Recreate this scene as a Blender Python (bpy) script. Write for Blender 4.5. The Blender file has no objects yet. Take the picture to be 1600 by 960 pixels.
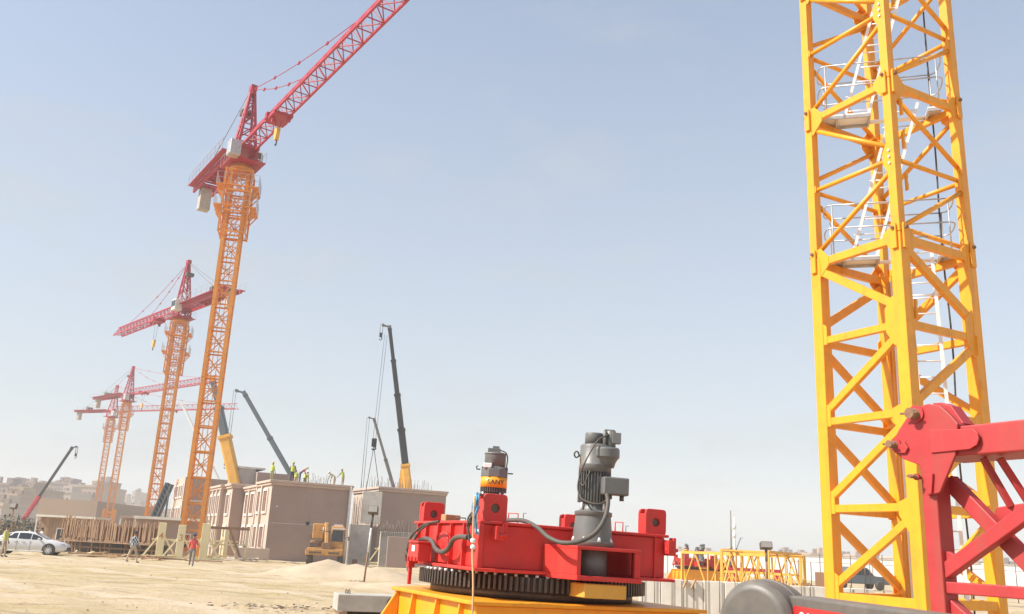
import bpy, bmesh, math, random
from mathutils import Vector, Matrix, Euler
R_ = math.radians
rnd = random.Random(7)
sc = bpy.context.scene
col = sc.collection

# ------------------------------------------------------------------ camera
FPX = 1400.0                                   # focal length in pixels of the 1600x960 photograph
ROLL = R_(2.78)
PITCH = math.atan(382 * math.cos(ROLL) / FPX)
EYE = Vector((0, 0, 1.65))
FWD = Vector((0, math.cos(PITCH), math.sin(PITCH)))
U0 = Vector((0, -math.sin(PITCH), math.cos(PITCH)))
R0 = Vector((1, 0, 0))
RGT = math.cos(ROLL) * R0 + math.sin(ROLL) * U0
UPV = -math.sin(ROLL) * R0 + math.cos(ROLL) * U0
cd = bpy.data.cameras.new('camera')
cam = bpy.data.objects.new('camera', cd)
col.objects.link(cam)
cd.sensor_width = 36.0
cd.lens = 36.0 * FPX / 1600
cd.clip_start = 0.1
cd.clip_end = 6000
m = Matrix((RGT, UPV, -FWD)).transposed().to_4x4()
m.translation = EYE
cam.matrix_world = m
sc.camera = cam

# ------------------------------------------------------------------ light
SUN_EL, SUN_AZ = R_(43), (-1.0, -0.33)         # the sun stands to the left, a little behind the camera
sh = Vector((SUN_AZ[0], SUN_AZ[1], 0)).normalized() * math.cos(SUN_EL)
SUN_DIR = Vector((sh.x, sh.y, math.sin(SUN_EL)))
ld = bpy.data.lights.new('sun', 'SUN')
ld.energy = 4.4
ld.angle = R_(0.6)
ld.color = (1.0, 0.94, 0.84)
sun = bpy.data.objects.new('sun', ld)
col.objects.link(sun)
sun.rotation_euler = (-SUN_DIR).to_track_quat('-Z', 'Y').to_euler()
sun.location = (-60, 0, 80)

w = bpy.data.worlds.new('World')
sc.world = w
w.use_nodes = True
nt = w.node_tree
nt.nodes.clear()
out = nt.nodes.new('ShaderNodeOutputWorld')
bg = nt.nodes.new('ShaderNodeBackground')
sky = nt.nodes.new('ShaderNodeTexSky')
sky.sky_type = 'NISHITA'
sky.sun_disc = False
sky.sun_elevation = SUN_EL
sky.sun_rotation = math.atan2(SUN_DIR.x, SUN_DIR.y)
sky.air_density = 1.0
sky.dust_density = 0.9
sky.ozone_density = 0.5
bg.inputs[1].default_value = 0.15
# thin high cloud veil, spread over the whole sky
tc = nt.nodes.new('ShaderNodeTexCoord')
mp = nt.nodes.new('ShaderNodeMapping')
mp.inputs['Scale'].default_value = (1.6, 1.6, 4.5)
mp.inputs['Location'].default_value = (1.15, 0.4, 0.75)
n1 = nt.nodes.new('ShaderNodeTexNoise')
n1.inputs['Scale'].default_value = 2.1
n1.inputs['Detail'].default_value = 8
n1.inputs['Roughness'].default_value = 0.58
rp = nt.nodes.new('ShaderNodeValToRGB')
rp.color_ramp.elements[0].position = 0.52
rp.color_ramp.elements[0].color = (0, 0, 0, 1)
rp.color_ramp.elements[1].position = 0.76
rp.color_ramp.elements[1].color = (0.26, 0.26, 0.26, 1)
mx = nt.nodes.new('ShaderNodeMixRGB')
mx.inputs[2].default_value = (2.72, 2.82, 2.86, 1)
nt.links.new(tc.outputs['Generated'], mp.inputs[0])
nt.links.new(mp.outputs[0], n1.inputs[0])
nt.links.new(n1.outputs[0], rp.inputs[0])
sx = nt.nodes.new('ShaderNodeSeparateXYZ')
nt.links.new(tc.outputs['Generated'], sx.inputs[0])
vm = nt.nodes.new('ShaderNodeMapRange')            # the dusty veil thins out towards the zenith
vm.inputs[1].default_value = 0.0; vm.inputs[2].default_value = 0.62
vm.inputs[3].default_value = 0.90; vm.inputs[4].default_value = 0.30
nt.links.new(sx.outputs['Z'], vm.inputs[0])
va = nt.nodes.new('ShaderNodeMath'); va.operation = 'ADD'; va.use_clamp = True
nt.links.new(vm.outputs[0], va.inputs[0]); nt.links.new(rp.outputs[0], va.inputs[1])
nt.links.new(va.outputs[0], mx.inputs[0])
nt.links.new(sky.outputs[0], mx.inputs[1])
nt.links.new(mx.outputs[0], bg.inputs[0])
nt.links.new(bg.outputs[0], out.inputs[0])

vs = sc.view_settings
vs.view_transform = 'Standard'
vs.look = 'None'
vs.exposure = 0.64
vs.gamma = 1.0
vs.use_curve_mapping = False
sc.cycles.use_denoising = True
sc.cycles.max_bounces = 8
sc.cycles.volume_bounces = 1
sc.cycles.sample_clamp_indirect = 6

# ------------------------------------------------------------------ survey: photograph pixel -> place in the yard
def ray(x, y):
    return FWD + (x - 800) / FPX * RGT + (480 - y) / FPX * UPV
def atY(x, y, Y):
    r = ray(x, y); return EYE + r * (Y / r.y)
def atZ(x, y, z=0.0):
    r = ray(x, y); return EYE + r * ((z - EYE.z) / r.z)
def at_plane(x, y, p, nrm):
    r = ray(x, y); return EYE + r * ((Vector(p) - EYE).dot(nrm) / r.dot(nrm))

# ------------------------------------------------------------------ mesh collector
class MB:
    def __init__(s):
        s.v = []; s.f = []; s.sm = []; s.mi = []
        s.cur = 0
    def add(s, vs_, fs, smooth=False):
        o = len(s.v)
        s.v.extend([tuple(p) for p in vs_])
        for f in fs:
            s.f.append(tuple(i + o for i in f)); s.sm.append(smooth); s.mi.append(s.cur)
        return s
    def box(s, c, d, M=None):
        x, y, z = d[0] / 2, d[1] / 2, d[2] / 2
        vs_ = [Vector((a * x, b * y, e * z)) for e in (-1, 1) for b in (-1, 1) for a in (-1, 1)]
        if M is not None: vs_ = [M @ p for p in vs_]
        c = Vector(c)
        return s.add([p + c for p in vs_], [(0, 2, 3, 1), (4, 5, 7, 6), (0, 1, 5, 4), (2, 6, 7, 3), (0, 4, 6, 2), (1, 3, 7, 5)])
    def b2(s, lo, hi):
        return s.box([(lo[i] + hi[i]) / 2 for i in range(3)], [hi[i] - lo[i] for i in range(3)])
    def bar(s, p, q, wd, ht=None, up=(0, 0, 1), w2=None, h2=None):
        p, q = Vector(p), Vector(q)
        ht = wd if ht is None else ht
        w2 = wd if w2 is None else w2; h2 = ht if h2 is None else h2
        d = (q - p).normalized(); u = Vector(up)
        if abs(d.dot(u)) > 0.98: u = Vector((0, 1, 0)) if abs(d.y) < .9 else Vector((1, 0, 0))
        x = d.cross(u).normalized(); u = x.cross(d)
        vs_ = []
        for c, a, b in ((p, wd, ht), (q, w2, h2)):
            for i, j in ((-1, -1), (1, -1), (1, 1), (-1, 1)):
                vs_.append(c + x * (i * a / 2) + u * (j * b / 2))
        return s.add(vs_, [(3, 2, 1, 0), (4, 5, 6, 7), (0, 1, 5, 4), (1, 2, 6, 5), (2, 3, 7, 6), (3, 0, 4, 7)])
    def tube(s, pts, r, n=8, cap=True, smooth=True):
        pts = [Vector(p) for p in pts]; N = len(pts)
        rr = r if isinstance(r, (list, tuple)) else [r] * N
        vs_ = []; u = None
        for i, p in enumerate(pts):
            d = (pts[min(i + 1, N - 1)] - pts[max(i - 1, 0)]).normalized()
            if u is None:
                u = d.orthogonal().normalized()
            else:
                u = (u - d * u.dot(d)); u = u.normalized() if u.length > 1e-6 else d.orthogonal().normalized()
            k = d.cross(u)
            for a in range(n):
                t = 2 * math.pi * a / n
                vs_.append(p + (u * math.cos(t) + k * math.sin(t)) * rr[i])
        fs = [(i * n + a, i * n + (a + 1) % n, (i + 1) * n + (a + 1) % n, (i + 1) * n + a) for i in range(N - 1) for a in range(n)]
        s.add(vs_, fs, smooth)
        if cap:
            o = len(s.v) - len(vs_)
            for f in (tuple(range(n - 1, -1, -1)), tuple((N - 1) * n + a for a in range(n))):
                s.f.append(tuple(i + o for i in f)); s.sm.append(False); s.mi.append(s.cur)
        return s
    def cyl(s, p, q, r, r2=None, n=16):
        return s.tube([p, q], [r, r if r2 is None else r2], n)
    def lathe(s, prof, n=28, M=None, smooth=True):
        """prof: list of (radius, height); sharp rings are doubled by repeating the point"""
        vs_ = []
        for r, z in prof:
            for a in range(n):
                t = 2 * math.pi * a / n
                p = Vector((r * math.cos(t), r * math.sin(t), z))
                vs_.append(M @ p if M is not None else p)
        fs = []
        for i in range(len(prof) - 1):
            if prof[i] == prof[i + 1]: continue
            for a in range(n):
                fs.append((i * n + a, i * n + (a + 1) % n, (i + 1) * n + (a + 1) % n, (i + 1) * n + a))
        s.add(vs_, fs, smooth)
        o = len(s.v) - len(vs_); L = len(prof)
        for f in (tuple(range(n - 1, -1, -1)), tuple((L - 1) * n + a for a in range(n))):
            s.f.append(tuple(i + o for i in f)); s.sm.append(False); s.mi.append(s.cur)
        return s
    def prism(s, poly, a, b, M=None):
        """poly in local xy, extruded along local z from a to b"""
        n = len(poly)
        vs_ = [Vector((x, y, a)) for x, y in poly] + [Vector((x, y, b)) for x, y in poly]
        if M is not None: vs_ = [M @ p for p in vs_]
        fs = [tuple(range(n - 1, -1, -1)), tuple(range(n, 2 * n))] + [(i, (i + 1) % n, n + (i + 1) % n, n + i) for i in range(n)]
        return s.add(vs_, fs)
    def build(s, name, mat, parent=None, bevel=0.0, seg=1):
        me = bpy.data.meshes.new(name)
        me.from_pydata(s.v, [], s.f)
        me.polygons.foreach_set('use_smooth', s.sm)
        if isinstance(mat, (list, tuple)):
            for k in mat: me.materials.append(k)
            me.polygons.foreach_set('material_index', s.mi)
        elif mat is not None:
            me.materials.append(mat)
        bm = bmesh.new(); bm.from_mesh(me)
        bmesh.ops.recalc_face_normals(bm, faces=bm.faces)
        if bevel > 0:
            es = [e for e in bm.edges if len(e.link_faces) == 2 and e.calc_face_angle(0) > 0.6]
            bmesh.ops.bevel(bm, geom=es, offset=bevel, segments=seg, affect='EDGES', clamp_overlap=True, profile=0.5)
        bm.to_mesh(me); bm.free()
        o = bpy.data.objects.new(name, me)
        col.objects.link(o)
        if parent is not None: o.parent = parent
        return o

def tag(o, label=None, cat=None, group=None, kind=None):
    if label: o['label'] = label
    if cat: o['category'] = cat
    if group: o['group'] = group
    if kind: o['kind'] = kind
    return o
def thing(name, label, cat, loc=(0, 0, 0), rz=0.0, group=None):
    o = bpy.data.objects.new(name, None)
    col.objects.link(o)
    o.location = loc; o.rotation_euler = (0, 0, rz); o.empty_display_size = 0.3
    return tag(o, label, cat, group)
KIDS = {}
def copy_tree(o, parent=None):
    c = o.copy(); col.objects.link(c); c.parent = parent
    for ch in [k for k in o.children]: copy_tree(ch, c)
    return c
def inst(o, parent, loc, rz=0.0, scale=None):
    """another piece that shares the mesh of o"""
    c = o.copy(); col.objects.link(c); c.parent = parent
    c.location = loc; c.rotation_euler = (0, 0, rz)
    if scale: c.scale = scale
    return c

# ------------------------------------------------------------------ materials
def mat(name, c, rough=0.55, metal=0.0, var=0.14, scale=3.0, bump=0.0, bscale=40.0, dust=0.0, dustc=(0.50, 0.40, 0.26),
        stain=None, stain_amt=0.0, stain_scale=5.0, coat=0.0, spec=0.5, stretch=None, chips=0.0, streak=0.0):
    k = bpy.data.materials.new(name); k.use_nodes = True
    t = k.node_tree; N = t.nodes; L = t.links
    b = N['Principled BSDF']
    b.inputs['Roughness'].default_value = rough
    b.inputs['Metallic'].default_value = metal
    b.inputs['Specular IOR Level'].default_value = spec
    if coat: b.inputs['Coat Weight'].default_value = coat; b.inputs['Coat Roughness'].default_value = 0.15
    co = N.new('ShaderNodeTexCoord'); oi = N.new('ShaderNodeObjectInfo')
    mu = N.new('ShaderNodeMath'); mu.operation = 'MULTIPLY'; mu.inputs[1].default_value = 37.0
    L.new(oi.outputs['Random'], mu.inputs[0])
    ad = N.new('ShaderNodeVectorMath'); ad.operation = 'ADD'
    L.new(co.outputs['Object'], ad.inputs[0]); L.new(mu.outputs[0], ad.inputs[1])
    src = ad.outputs[0]
    if stretch:
        st = N.new('ShaderNodeVectorMath'); st.operation = 'MULTIPLY'; st.inputs[1].default_value = stretch
        L.new(src, st.inputs[0]); src = st.outputs[0]
    n1 = N.new('ShaderNodeTexNoise'); n1.inputs['Scale'].default_value = scale; n1.inputs['Detail'].default_value = 6
    n1.inputs['Roughness'].default_value = 0.65
    L.new(src, n1.inputs['Vector'])
    mr = N.new('ShaderNodeMapRange'); mr.inputs[1].default_value = 0.3; mr.inputs[2].default_value = 0.7
    mr.inputs[3].default_value = 1 - var; mr.inputs[4].default_value = 1 + var
    L.new(n1.outputs[0], mr.inputs[0])
    sc_ = N.new('ShaderNodeVectorMath'); sc_.operation = 'SCALE'; sc_.inputs[0].default_value = c[:3]
    L.new(mr.outputs[0], sc_.inputs['Scale'])
    cur = sc_.outputs[0]
    if stain is not None:
        n2 = N.new('ShaderNodeTexNoise'); n2.inputs['Scale'].default_value = stain_scale; n2.inputs['Detail'].default_value = 8
        n2.inputs['Roughness'].default_value = 0.7
        L.new(ad.outputs[0], n2.inputs['Vector'])
        m2 = N.new('ShaderNodeMapRange'); m2.inputs[1].default_value = 0.52; m2.inputs[2].default_value = 0.72
        m2.inputs[3].default_value = 0; m2.inputs[4].default_value = stain_amt
        L.new(n2.outputs[0], m2.inputs[0])
        x = N.new('ShaderNodeMixRGB'); x.inputs[2].default_value = (*stain, 1)
        L.new(m2.outputs[0], x.inputs[0]); L.new(cur, x.inputs[1]); cur = x.outputs[0]
    if streak > 0:                                # rain-washed grime running down the paint
        w1 = N.new('ShaderNodeVectorMath'); w1.operation = 'MULTIPLY'; w1.inputs[1].default_value = (9, 9, 0.7); L.new(ad.outputs[0], w1.inputs[0])
        n5 = N.new('ShaderNodeTexNoise'); n5.inputs['Scale'].default_value = 1.0; n5.inputs['Detail'].default_value = 5; L.new(w1.outputs[0], n5.inputs['Vector'])
        m5 = N.new('ShaderNodeMapRange'); m5.inputs[1].default_value = 0.50; m5.inputs[2].default_value = 0.75; m5.inputs[3].default_value = 0; m5.inputs[4].default_value = streak; L.new(n5.outputs[0], m5.inputs[0])
        x = N.new('ShaderNodeMixRGB'); x.inputs[2].default_value = (0.16, 0.10, 0.055, 1); L.new(m5.outputs[0], x.inputs[0]); L.new(cur, x.inputs[1]); cur = x.outputs[0]
    if chips > 0:                                 # knocked-off paint with rust below
        n6 = N.new('ShaderNodeTexNoise'); n6.inputs['Scale'].default_value = 11.0; n6.inputs['Detail'].default_value = 9; n6.inputs['Roughness'].default_value = 0.75; L.new(ad.outputs[0], n6.inputs['Vector'])
        m6 = N.new('ShaderNodeMapRange'); m6.inputs[1].default_value = 0.695; m6.inputs[2].default_value = 0.72; m6.inputs[3].default_value = 0; m6.inputs[4].default_value = chips; L.new(n6.outputs[0], m6.inputs[0])
        x = N.new('ShaderNodeMixRGB'); x.inputs[2].default_value = (0.13, 0.055, 0.03, 1); L.new(m6.outputs[0], x.inputs[0]); L.new(cur, x.inputs[1]); cur = x.outputs[0]
    if dust > 0:
        g = N.new('ShaderNodeNewGeometry'); sp = N.new('ShaderNodeSeparateXYZ')
        L.new(g.outputs['Normal'], sp.inputs[0])
        m3 = N.new('ShaderNodeMapRange'); m3.inputs[1].default_value = -0.2; m3.inputs[2].default_value = 1.0
        m3.inputs[3].default_value = dust * 0.35; m3.inputs[4].default_value = dust
        L.new(sp.outputs['Z'], m3.inputs[0])
        n3 = N.new('ShaderNodeTexNoise'); n3.inputs['Scale'].default_value = scale * 2.3; n3.inputs['Detail'].default_value = 7
        L.new(ad.outputs[0], n3.inputs['Vector'])
        m4 = N.new('ShaderNodeMapRange'); m4.inputs[1].default_value = 0.3; m4.inputs[2].default_value = 0.72
        m4.inputs[3].default_value = 0.3; m4.inputs[4].default_value = 1.0
        L.new(n3.outputs[0], m4.inputs[0])
        mm = N.new('ShaderNodeMath'); mm.operation = 'MULTIPLY'
        L.new(m3.outputs[0], mm.inputs[0]); L.new(m4.outputs[0], mm.inputs[1])
        x = N.new('ShaderNodeMixRGB'); x.inputs[2].default_value = (*dustc, 1)
        L.new(mm.outputs[0], x.inputs[0]); L.new(cur, x.inputs[1]); cur = x.outputs[0]
        ra = N.new('ShaderNodeMath'); ra.operation = 'MULTIPLY_ADD'; ra.inputs[1].default_value = 0.5; ra.inputs[2].default_value = rough
        L.new(mm.outputs[0], ra.inputs[0]); L.new(ra.outputs[0], b.inputs['Roughness'])
    L.new(cur, b.inputs['Base Color'])
    if bump > 0:
        n4 = N.new('ShaderNodeTexNoise'); n4.inputs['Scale'].default_value = bscale; n4.inputs['Detail'].default_value = 5
        L.new(src, n4.inputs['Vector'])
        bu = N.new('ShaderNodeBump'); bu.inputs['Strength'].default_value = bump; bu.inputs['Distance'].default_value = 0.02
        L.new(n4.outputs[0], bu.inputs['Height']); L.new(bu.outputs[0], b.inputs['Normal'])
    return k

M = {}
M['yellow'] = mat('yellow_paint', (0.86, 0.35, 0.008), 0.42, var=0.06, scale=2.5, dust=0.05, bump=0.03, bscale=9, stain=(0.42, 0.17, 0.02), stain_amt=0.3, stain_scale=3, chips=0.75, streak=0.22)
M['yellowd'] = mat('dusty_yellow_paint', (0.74, 0.37, 0.035), 0.55, var=0.10, scale=2.5, dust=0.30, stain=(0.30, 0.16, 0.06), stain_amt=0.35)
M['orange'] = mat('orange_crane_paint', (0.72, 0.26, 0.022), 0.5, var=0.12, scale=0.9, dust=0.15, stain=(0.34, 0.14, 0.04), stain_amt=0.4, stain_scale=2)
M['red'] = mat('red_paint', (0.64, 0.017, 0.017), 0.46, var=0.12, scale=2.0, dust=0.13, bump=0.03, bscale=9, coat=0.0, stain=(0.33, 0.03, 0.02), stain_amt=0.4, stain_scale=3, chips=0.6, streak=0.30)
M['redfar'] = mat('crane_red_paint', (0.38, 0.012, 0.035), 0.45, var=0.1, scale=0.8, dust=0.10)
M['redold'] = mat('faded_red_paint', (0.43, 0.028, 0.032), 0.5, var=0.12, scale=3.0, dust=0.09, dustc=(0.55, 0.30, 0.24), bump=0.05, bscale=30, stain=(0.36, 0.05, 0.04), stain_amt=0.45, stain_scale=4, chips=0.7, streak=0.28)
M['steel'] = mat('galvanised_steel', (0.50, 0.50, 0.50), 0.42, 0.55, var=0.15, scale=5, dust=0.1)
M['alu'] = mat('aluminium', (0.82, 0.82, 0.82), 0.42, 0.15, var=0.08, scale=4)
M['dsteel'] = mat('bare_dark_steel', (0.12, 0.085, 0.07), 0.5, 0.5, var=0.25, scale=12, dust=0.22, bump=0.1, bscale=60)
M['gear'] = mat('greased_gear_steel', (0.075, 0.055, 0.048), 0.42, 0.35, var=0.35, scale=14, dust=0.12, bump=0.15, bscale=50)
M['rust'] = mat('rusty_pin_steel', (0.24, 0.13, 0.075), 0.7, 0.2, var=0.3, scale=20, bump=0.2, bscale=70)
M['mgrey'] = mat('grey_motor_paint', (0.135, 0.138, 0.138), 0.42, 0.0, var=0.10, scale=8, dust=0.10, bump=0.04, bscale=60)
M['mgrey2'] = mat('dusty_grey_paint', (0.10, 0.094, 0.09), 0.42, 0.0, var=0.16, scale=5, dust=0.24, bump=0.03, bscale=40)
M['black'] = mat('black_rubber', (0.035, 0.034, 0.034), 0.6, var=0.2, scale=8, dust=0.25)
M['hose'] = mat('dusty_conduit', (0.07, 0.062, 0.058), 0.6, var=0.15, scale=10, dust=0.14)
M['blue'] = mat('blue_plastic_wrap', (0.10, 0.33, 0.52), 0.35, var=0.3, scale=15)
M['white'] = mat('white_paint', (0.72, 0.72, 0.70), 0.5, var=0.08, scale=4, dust=0.15)
M['offwhite'] = mat('white_rendered_wall', (0.74, 0.72, 0.69), 0.85, var=0.07, scale=0.6, stain=(0.45, 0.38, 0.28), stain_amt=0.35, stain_scale=0.5)
M['tape'] = mat('tie_rope', (0.55, 0.33, 0.16), 0.8, var=0.2, scale=30)
M['wood'] = mat('sawn_timber', (0.42, 0.26, 0.13), 0.8, var=0.3, scale=6, bump=0.2, bscale=25, stretch=(1, 1, 0.15))
M['wood2'] = mat('weathered_timber', (0.30, 0.185, 0.105), 0.85, var=0.35, scale=5, bump=0.2, bscale=25, stretch=(1, 1, 0.15))
M['ply'] = mat('shuttering_board', (0.27, 0.155, 0.085), 0.8, var=0.35, scale=2, stain=(0.5, 0.38, 0.25), stain_amt=0.5)
M['conc'] = mat('concrete', (0.44, 0.40, 0.35), 0.85, var=0.14, scale=2.2, bump=0.15, bscale=30, stain=(0.26, 0.22, 0.18), stain_amt=0.5, stain_scale=1.6)
M['concp'] = mat('pale_concrete', (0.66, 0.62, 0.55), 0.85, var=0.10, scale=1.6, bump=0.12, bscale=30, stain=(0.40, 0.34, 0.27), stain_amt=0.5, stain_scale=1.2)
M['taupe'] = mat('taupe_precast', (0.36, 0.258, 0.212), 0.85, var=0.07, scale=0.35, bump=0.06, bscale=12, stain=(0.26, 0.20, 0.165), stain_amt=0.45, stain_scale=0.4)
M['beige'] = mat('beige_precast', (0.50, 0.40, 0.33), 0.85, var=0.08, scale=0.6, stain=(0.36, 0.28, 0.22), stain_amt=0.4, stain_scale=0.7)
M['trim'] = mat('pale_window_surround', (0.66, 0.59, 0.53), 0.8, var=0.08, scale=2)
M['infill'] = mat('brown_window_infill', (0.22, 0.115, 0.08), 0.6, var=0.15, scale=3)
M['cornice'] = mat('pink_beige_cornice', (0.52, 0.39, 0.315), 0.8, var=0.1, scale=1.2)
M['cream'] = mat('cream_rack_paint', (0.80, 0.70, 0.42), 0.6, var=0.10, scale=2, dust=0.2, stain=(0.38, 0.26, 0.14), stain_amt=0.5, stain_scale=2)
M['num'] = mat('orange_stencil', (0.55, 0.25, 0.10), 0.7)
M['digger'] = mat('worn_digger_paint', (0.52, 0.24, 0.04), 0.6, var=0.25, scale=3, dust=0.35, stain=(0.20, 0.11, 0.06), stain_amt=0.7, stain_scale=4, streak=0.4)
M['boomk'] = mat('dark_boom_paint', (0.022, 0.023, 0.027), 0.45, var=0.15, scale=1)
M['boomg'] = mat('slate_boom_paint', (0.10, 0.12, 0.135), 0.45, var=0.12, scale=1)
M['boomb'] = mat('brown_grey_boom_paint', (0.13, 0.115, 0.105), 0.5, var=0.12, scale=1)
M['glass'] = mat('dark_window_glass', (0.02, 0.022, 0.025), 0.06, 0.0, var=0.05, spec=0.8)
M['carpaint'] = mat('white_car_paint', (0.66, 0.66, 0.67), 0.28, var=0.03, scale=2, dust=0.22, coat=0.6)
M['skin'] = mat('skin', (0.30, 0.17, 0.11), 0.6, var=0.08, scale=10)
M['hair'] = mat('dark_hair', (0.03, 0.022, 0.018), 0.7)
M['hivis'] = mat('hi_vis_yellow', (0.46, 0.52, 0.06), 0.6, var=0.06)
M['navy'] = mat('navy_cloth', (0.03, 0.035, 0.06), 0.8)
M['khaki'] = mat('khaki_cloth', (0.47, 0.38, 0.27), 0.85)
M['greycl'] = mat('grey_cloth', (0.20, 0.18, 0.17), 0.85)
M['redcl'] = mat('red_cloth', (0.62, 0.07, 0.07), 0.8, var=0.15, scale=6)
M['maroon'] = mat('maroon_cloth', (0.28, 0.05, 0.06), 0.8)
M['whitecl'] = mat('white_cloth', (0.68, 0.68, 0.66), 0.85)
M['olive'] = mat('olive_cloth', (0.26, 0.25, 0.13), 0.85)
M['foliage'] = mat('dusty_shrub', (0.075, 0.08, 0.045), 0.85, var=0.15, scale=2, spec=0.2)
M['green'] = mat('dark_green_tarp', (0.05, 0.075, 0.05), 0.7, var=0.2, scale=3)
M['city1'] = mat('city_tan', (0.32, 0.225, 0.15), 0.9, var=0.06, scale=0.06)
M['city2'] = mat('city_cream', (0.40, 0.295, 0.205), 0.9, var=0.06, scale=0.06)
M['city3'] = mat('city_grey', (0.27, 0.21, 0.175), 0.9, var=0.06, scale=0.06)
M['city4'] = mat('city_white', (0.47, 0.39, 0.305), 0.9, var=0.06, scale=0.06)
M['cwin'] = mat('city_window', (0.05, 0.045, 0.045), 0.3)
M['label'] = mat('red_label', (0.55, 0.03, 0.03), 0.4)
M['lens'] = mat('lamp_lens', (0.30, 0.28, 0.25), 0.15)

def check_mat():
    """blue and white checked shirt"""
    k = mat('checked_cloth', (0.5, 0.5, 0.5), 0.85); t = k.node_tree
    b = t.nodes['Principled BSDF']; co = t.nodes.new('ShaderNodeTexCoord'); ch = t.nodes.new('ShaderNodeTexChecker')
    ch.inputs['Scale'].default_value = 9; ch.inputs['Color1'].default_value = (0.55, 0.60, 0.62, 1); ch.inputs['Color2'].default_value = (0.05, 0.10, 0.15, 1)
    t.links.new(co.outputs['Object'], ch.inputs[0]); t.links.new(ch.outputs[0], b.inputs['Base Color'])
    return k
M['check'] = check_mat()

def sand_mat():
    k = bpy.data.materials.new('trampled_sand'); k.use_nodes = True
    t = k.node_tree; N = t.nodes; L = t.links; b = N['Principled BSDF']
    b.inputs['Roughness'].default_value = 0.95; b.inputs['Specular IOR Level'].default_value = 0.1
    co = N.new('ShaderNodeTexCoord')
    def noise(s, d=6, r=0.6, v=None):
        n = N.new('ShaderNodeTexNoise'); n.inputs['Scale'].default_value = s; n.inputs['Detail'].default_value = d; n.inputs['Roughness'].default_value = r
        L.new(v or co.outputs['Object'], n.inputs['Vector']); return n.outputs[0]
    def ramp(src, a, b_, ca, cb):
        r = N.new('ShaderNodeValToRGB'); e = r.color_ramp.elements
        e[0].position = a; e[0].color = (*ca, 1); e[1].position = b_; e[1].color = (*cb, 1); L.new(src, r.inputs[0]); return r.outputs[0]
    def mixc(f, a, c):
        x = N.new('ShaderNodeMixRGB'); L.new(f, x.inputs[0]); L.new(a, x.inputs[1])
        x.inputs[2].default_value = (*c, 1); return x.outputs[0]
    mpn = N.new('ShaderNodeMapping'); mpn.inputs['Scale'].default_value = (0.10, 0.32, 1); mpn.inputs['Rotation'].default_value = (0, 0, 0.25)
    L.new(co.outputs['Object'], mpn.inputs[0])
    base = ramp(noise(0.9, 8, 0.68, mpn.outputs[0]), 0.36, 0.62, (0.41, 0.32, 0.165), (0.54, 0.425, 0.295))
    c1 = mixc(ramp(noise(0.22, 8, 0.7), 0.52, 0.70, (0, 0, 0), (0.8, 0.8, 0.8)), base, (0.57, 0.475, 0.36))
    c2 = mixc(ramp(noise(1.3, 7, 0.75), 0.56, 0.74, (0, 0, 0), (0.75, 0.75, 0.75)), c1, (0.27, 0.205, 0.10))
    c3 = mixc(ramp(noise(0.4, 6, 0.65), 0.62, 0.70, (0, 0, 0), (0.7, 0.7, 0.7)), c2, (0.33, 0.185, 0.11))
    wv = N.new('ShaderNodeTexWave'); wv.wave_type = 'BANDS'; wv.bands_direction = 'Y'; wv.inputs['Scale'].default_value = 0.11; wv.inputs['Distortion'].default_value = 7.0
    wv.inputs['Detail'].default_value = 3.0; wv.inputs['Detail Scale'].default_value = 0.35; L.new(co.outputs['Object'], wv.inputs['Vector'])
    c3 = mixc(ramp(wv.outputs['Fac'], 0.93, 0.985, (0, 0, 0), (0.55, 0.55, 0.55)), c3, (0.30, 0.225, 0.125))
    wv2 = N.new('ShaderNodeTexWave'); wv2.bands_direction = 'DIAGONAL'; wv2.inputs['Scale'].default_value = 0.07; wv2.inputs['Distortion'].default_value = 9.0
    wv2.inputs['Detail'].default_value = 3.0; wv2.inputs['Detail Scale'].default_value = 0.3; L.new(co.outputs['Object'], wv2.inputs['Vector'])
    c3 = mixc(ramp(wv2.outputs['Fac'], 0.95, 0.99, (0, 0, 0), (0.5, 0.5, 0.5)), c3, (0.60, 0.50, 0.38))
    L.new(c3, b.inputs['Base Color'])
    bu = N.new('ShaderNodeBump'); bu.inputs['Strength'].default_value = 0.7; bu.inputs['Distance'].default_value = 0.12
    L.new(noise(2.6, 9, 0.7), bu.inputs['Height']); L.new(bu.outputs[0], b.inputs['Normal'])
    return k
M['sand'] = sand_mat()
# ------------------------------------------------------------------ more helpers
def smooth_path(pts, k=6):
    pts = [Vector(p) for p in pts]; o = []
    for i in range(len(pts) - 1):
        p0 = pts[max(i - 1, 0)]; p1 = pts[i]; p2 = pts[i + 1]; p3 = pts[min(i + 2, len(pts) - 1)]
        for j in range(k):
            t = j / k
            o.append(0.5 * ((2 * p1) + (p2 - p0) * t + (2 * p0 - 5 * p1 + 4 * p2 - p3) * t * t + (3 * p1 - p0 - 3 * p2 + p3) * t ** 3))
    o.append(pts[-1])
    return o
def rrect(w_, h_, r, n=5):
    """rounded rectangle outline, centre at origin"""
    o = []
    for cx, cy, a0 in ((w_ / 2 - r, h_ / 2 - r, 0), (-w_ / 2 + r, h_ / 2 - r, 90), (-w_ / 2 + r, -h_ / 2 + r, 180), (w_ / 2 - r, -h_ / 2 + r, 270)):
        for i in range(n + 1):
            a = R_(a0 + 90 * i / n); o.append((cx + r * math.cos(a), cy + r * math.sin(a)))
    return o
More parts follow.
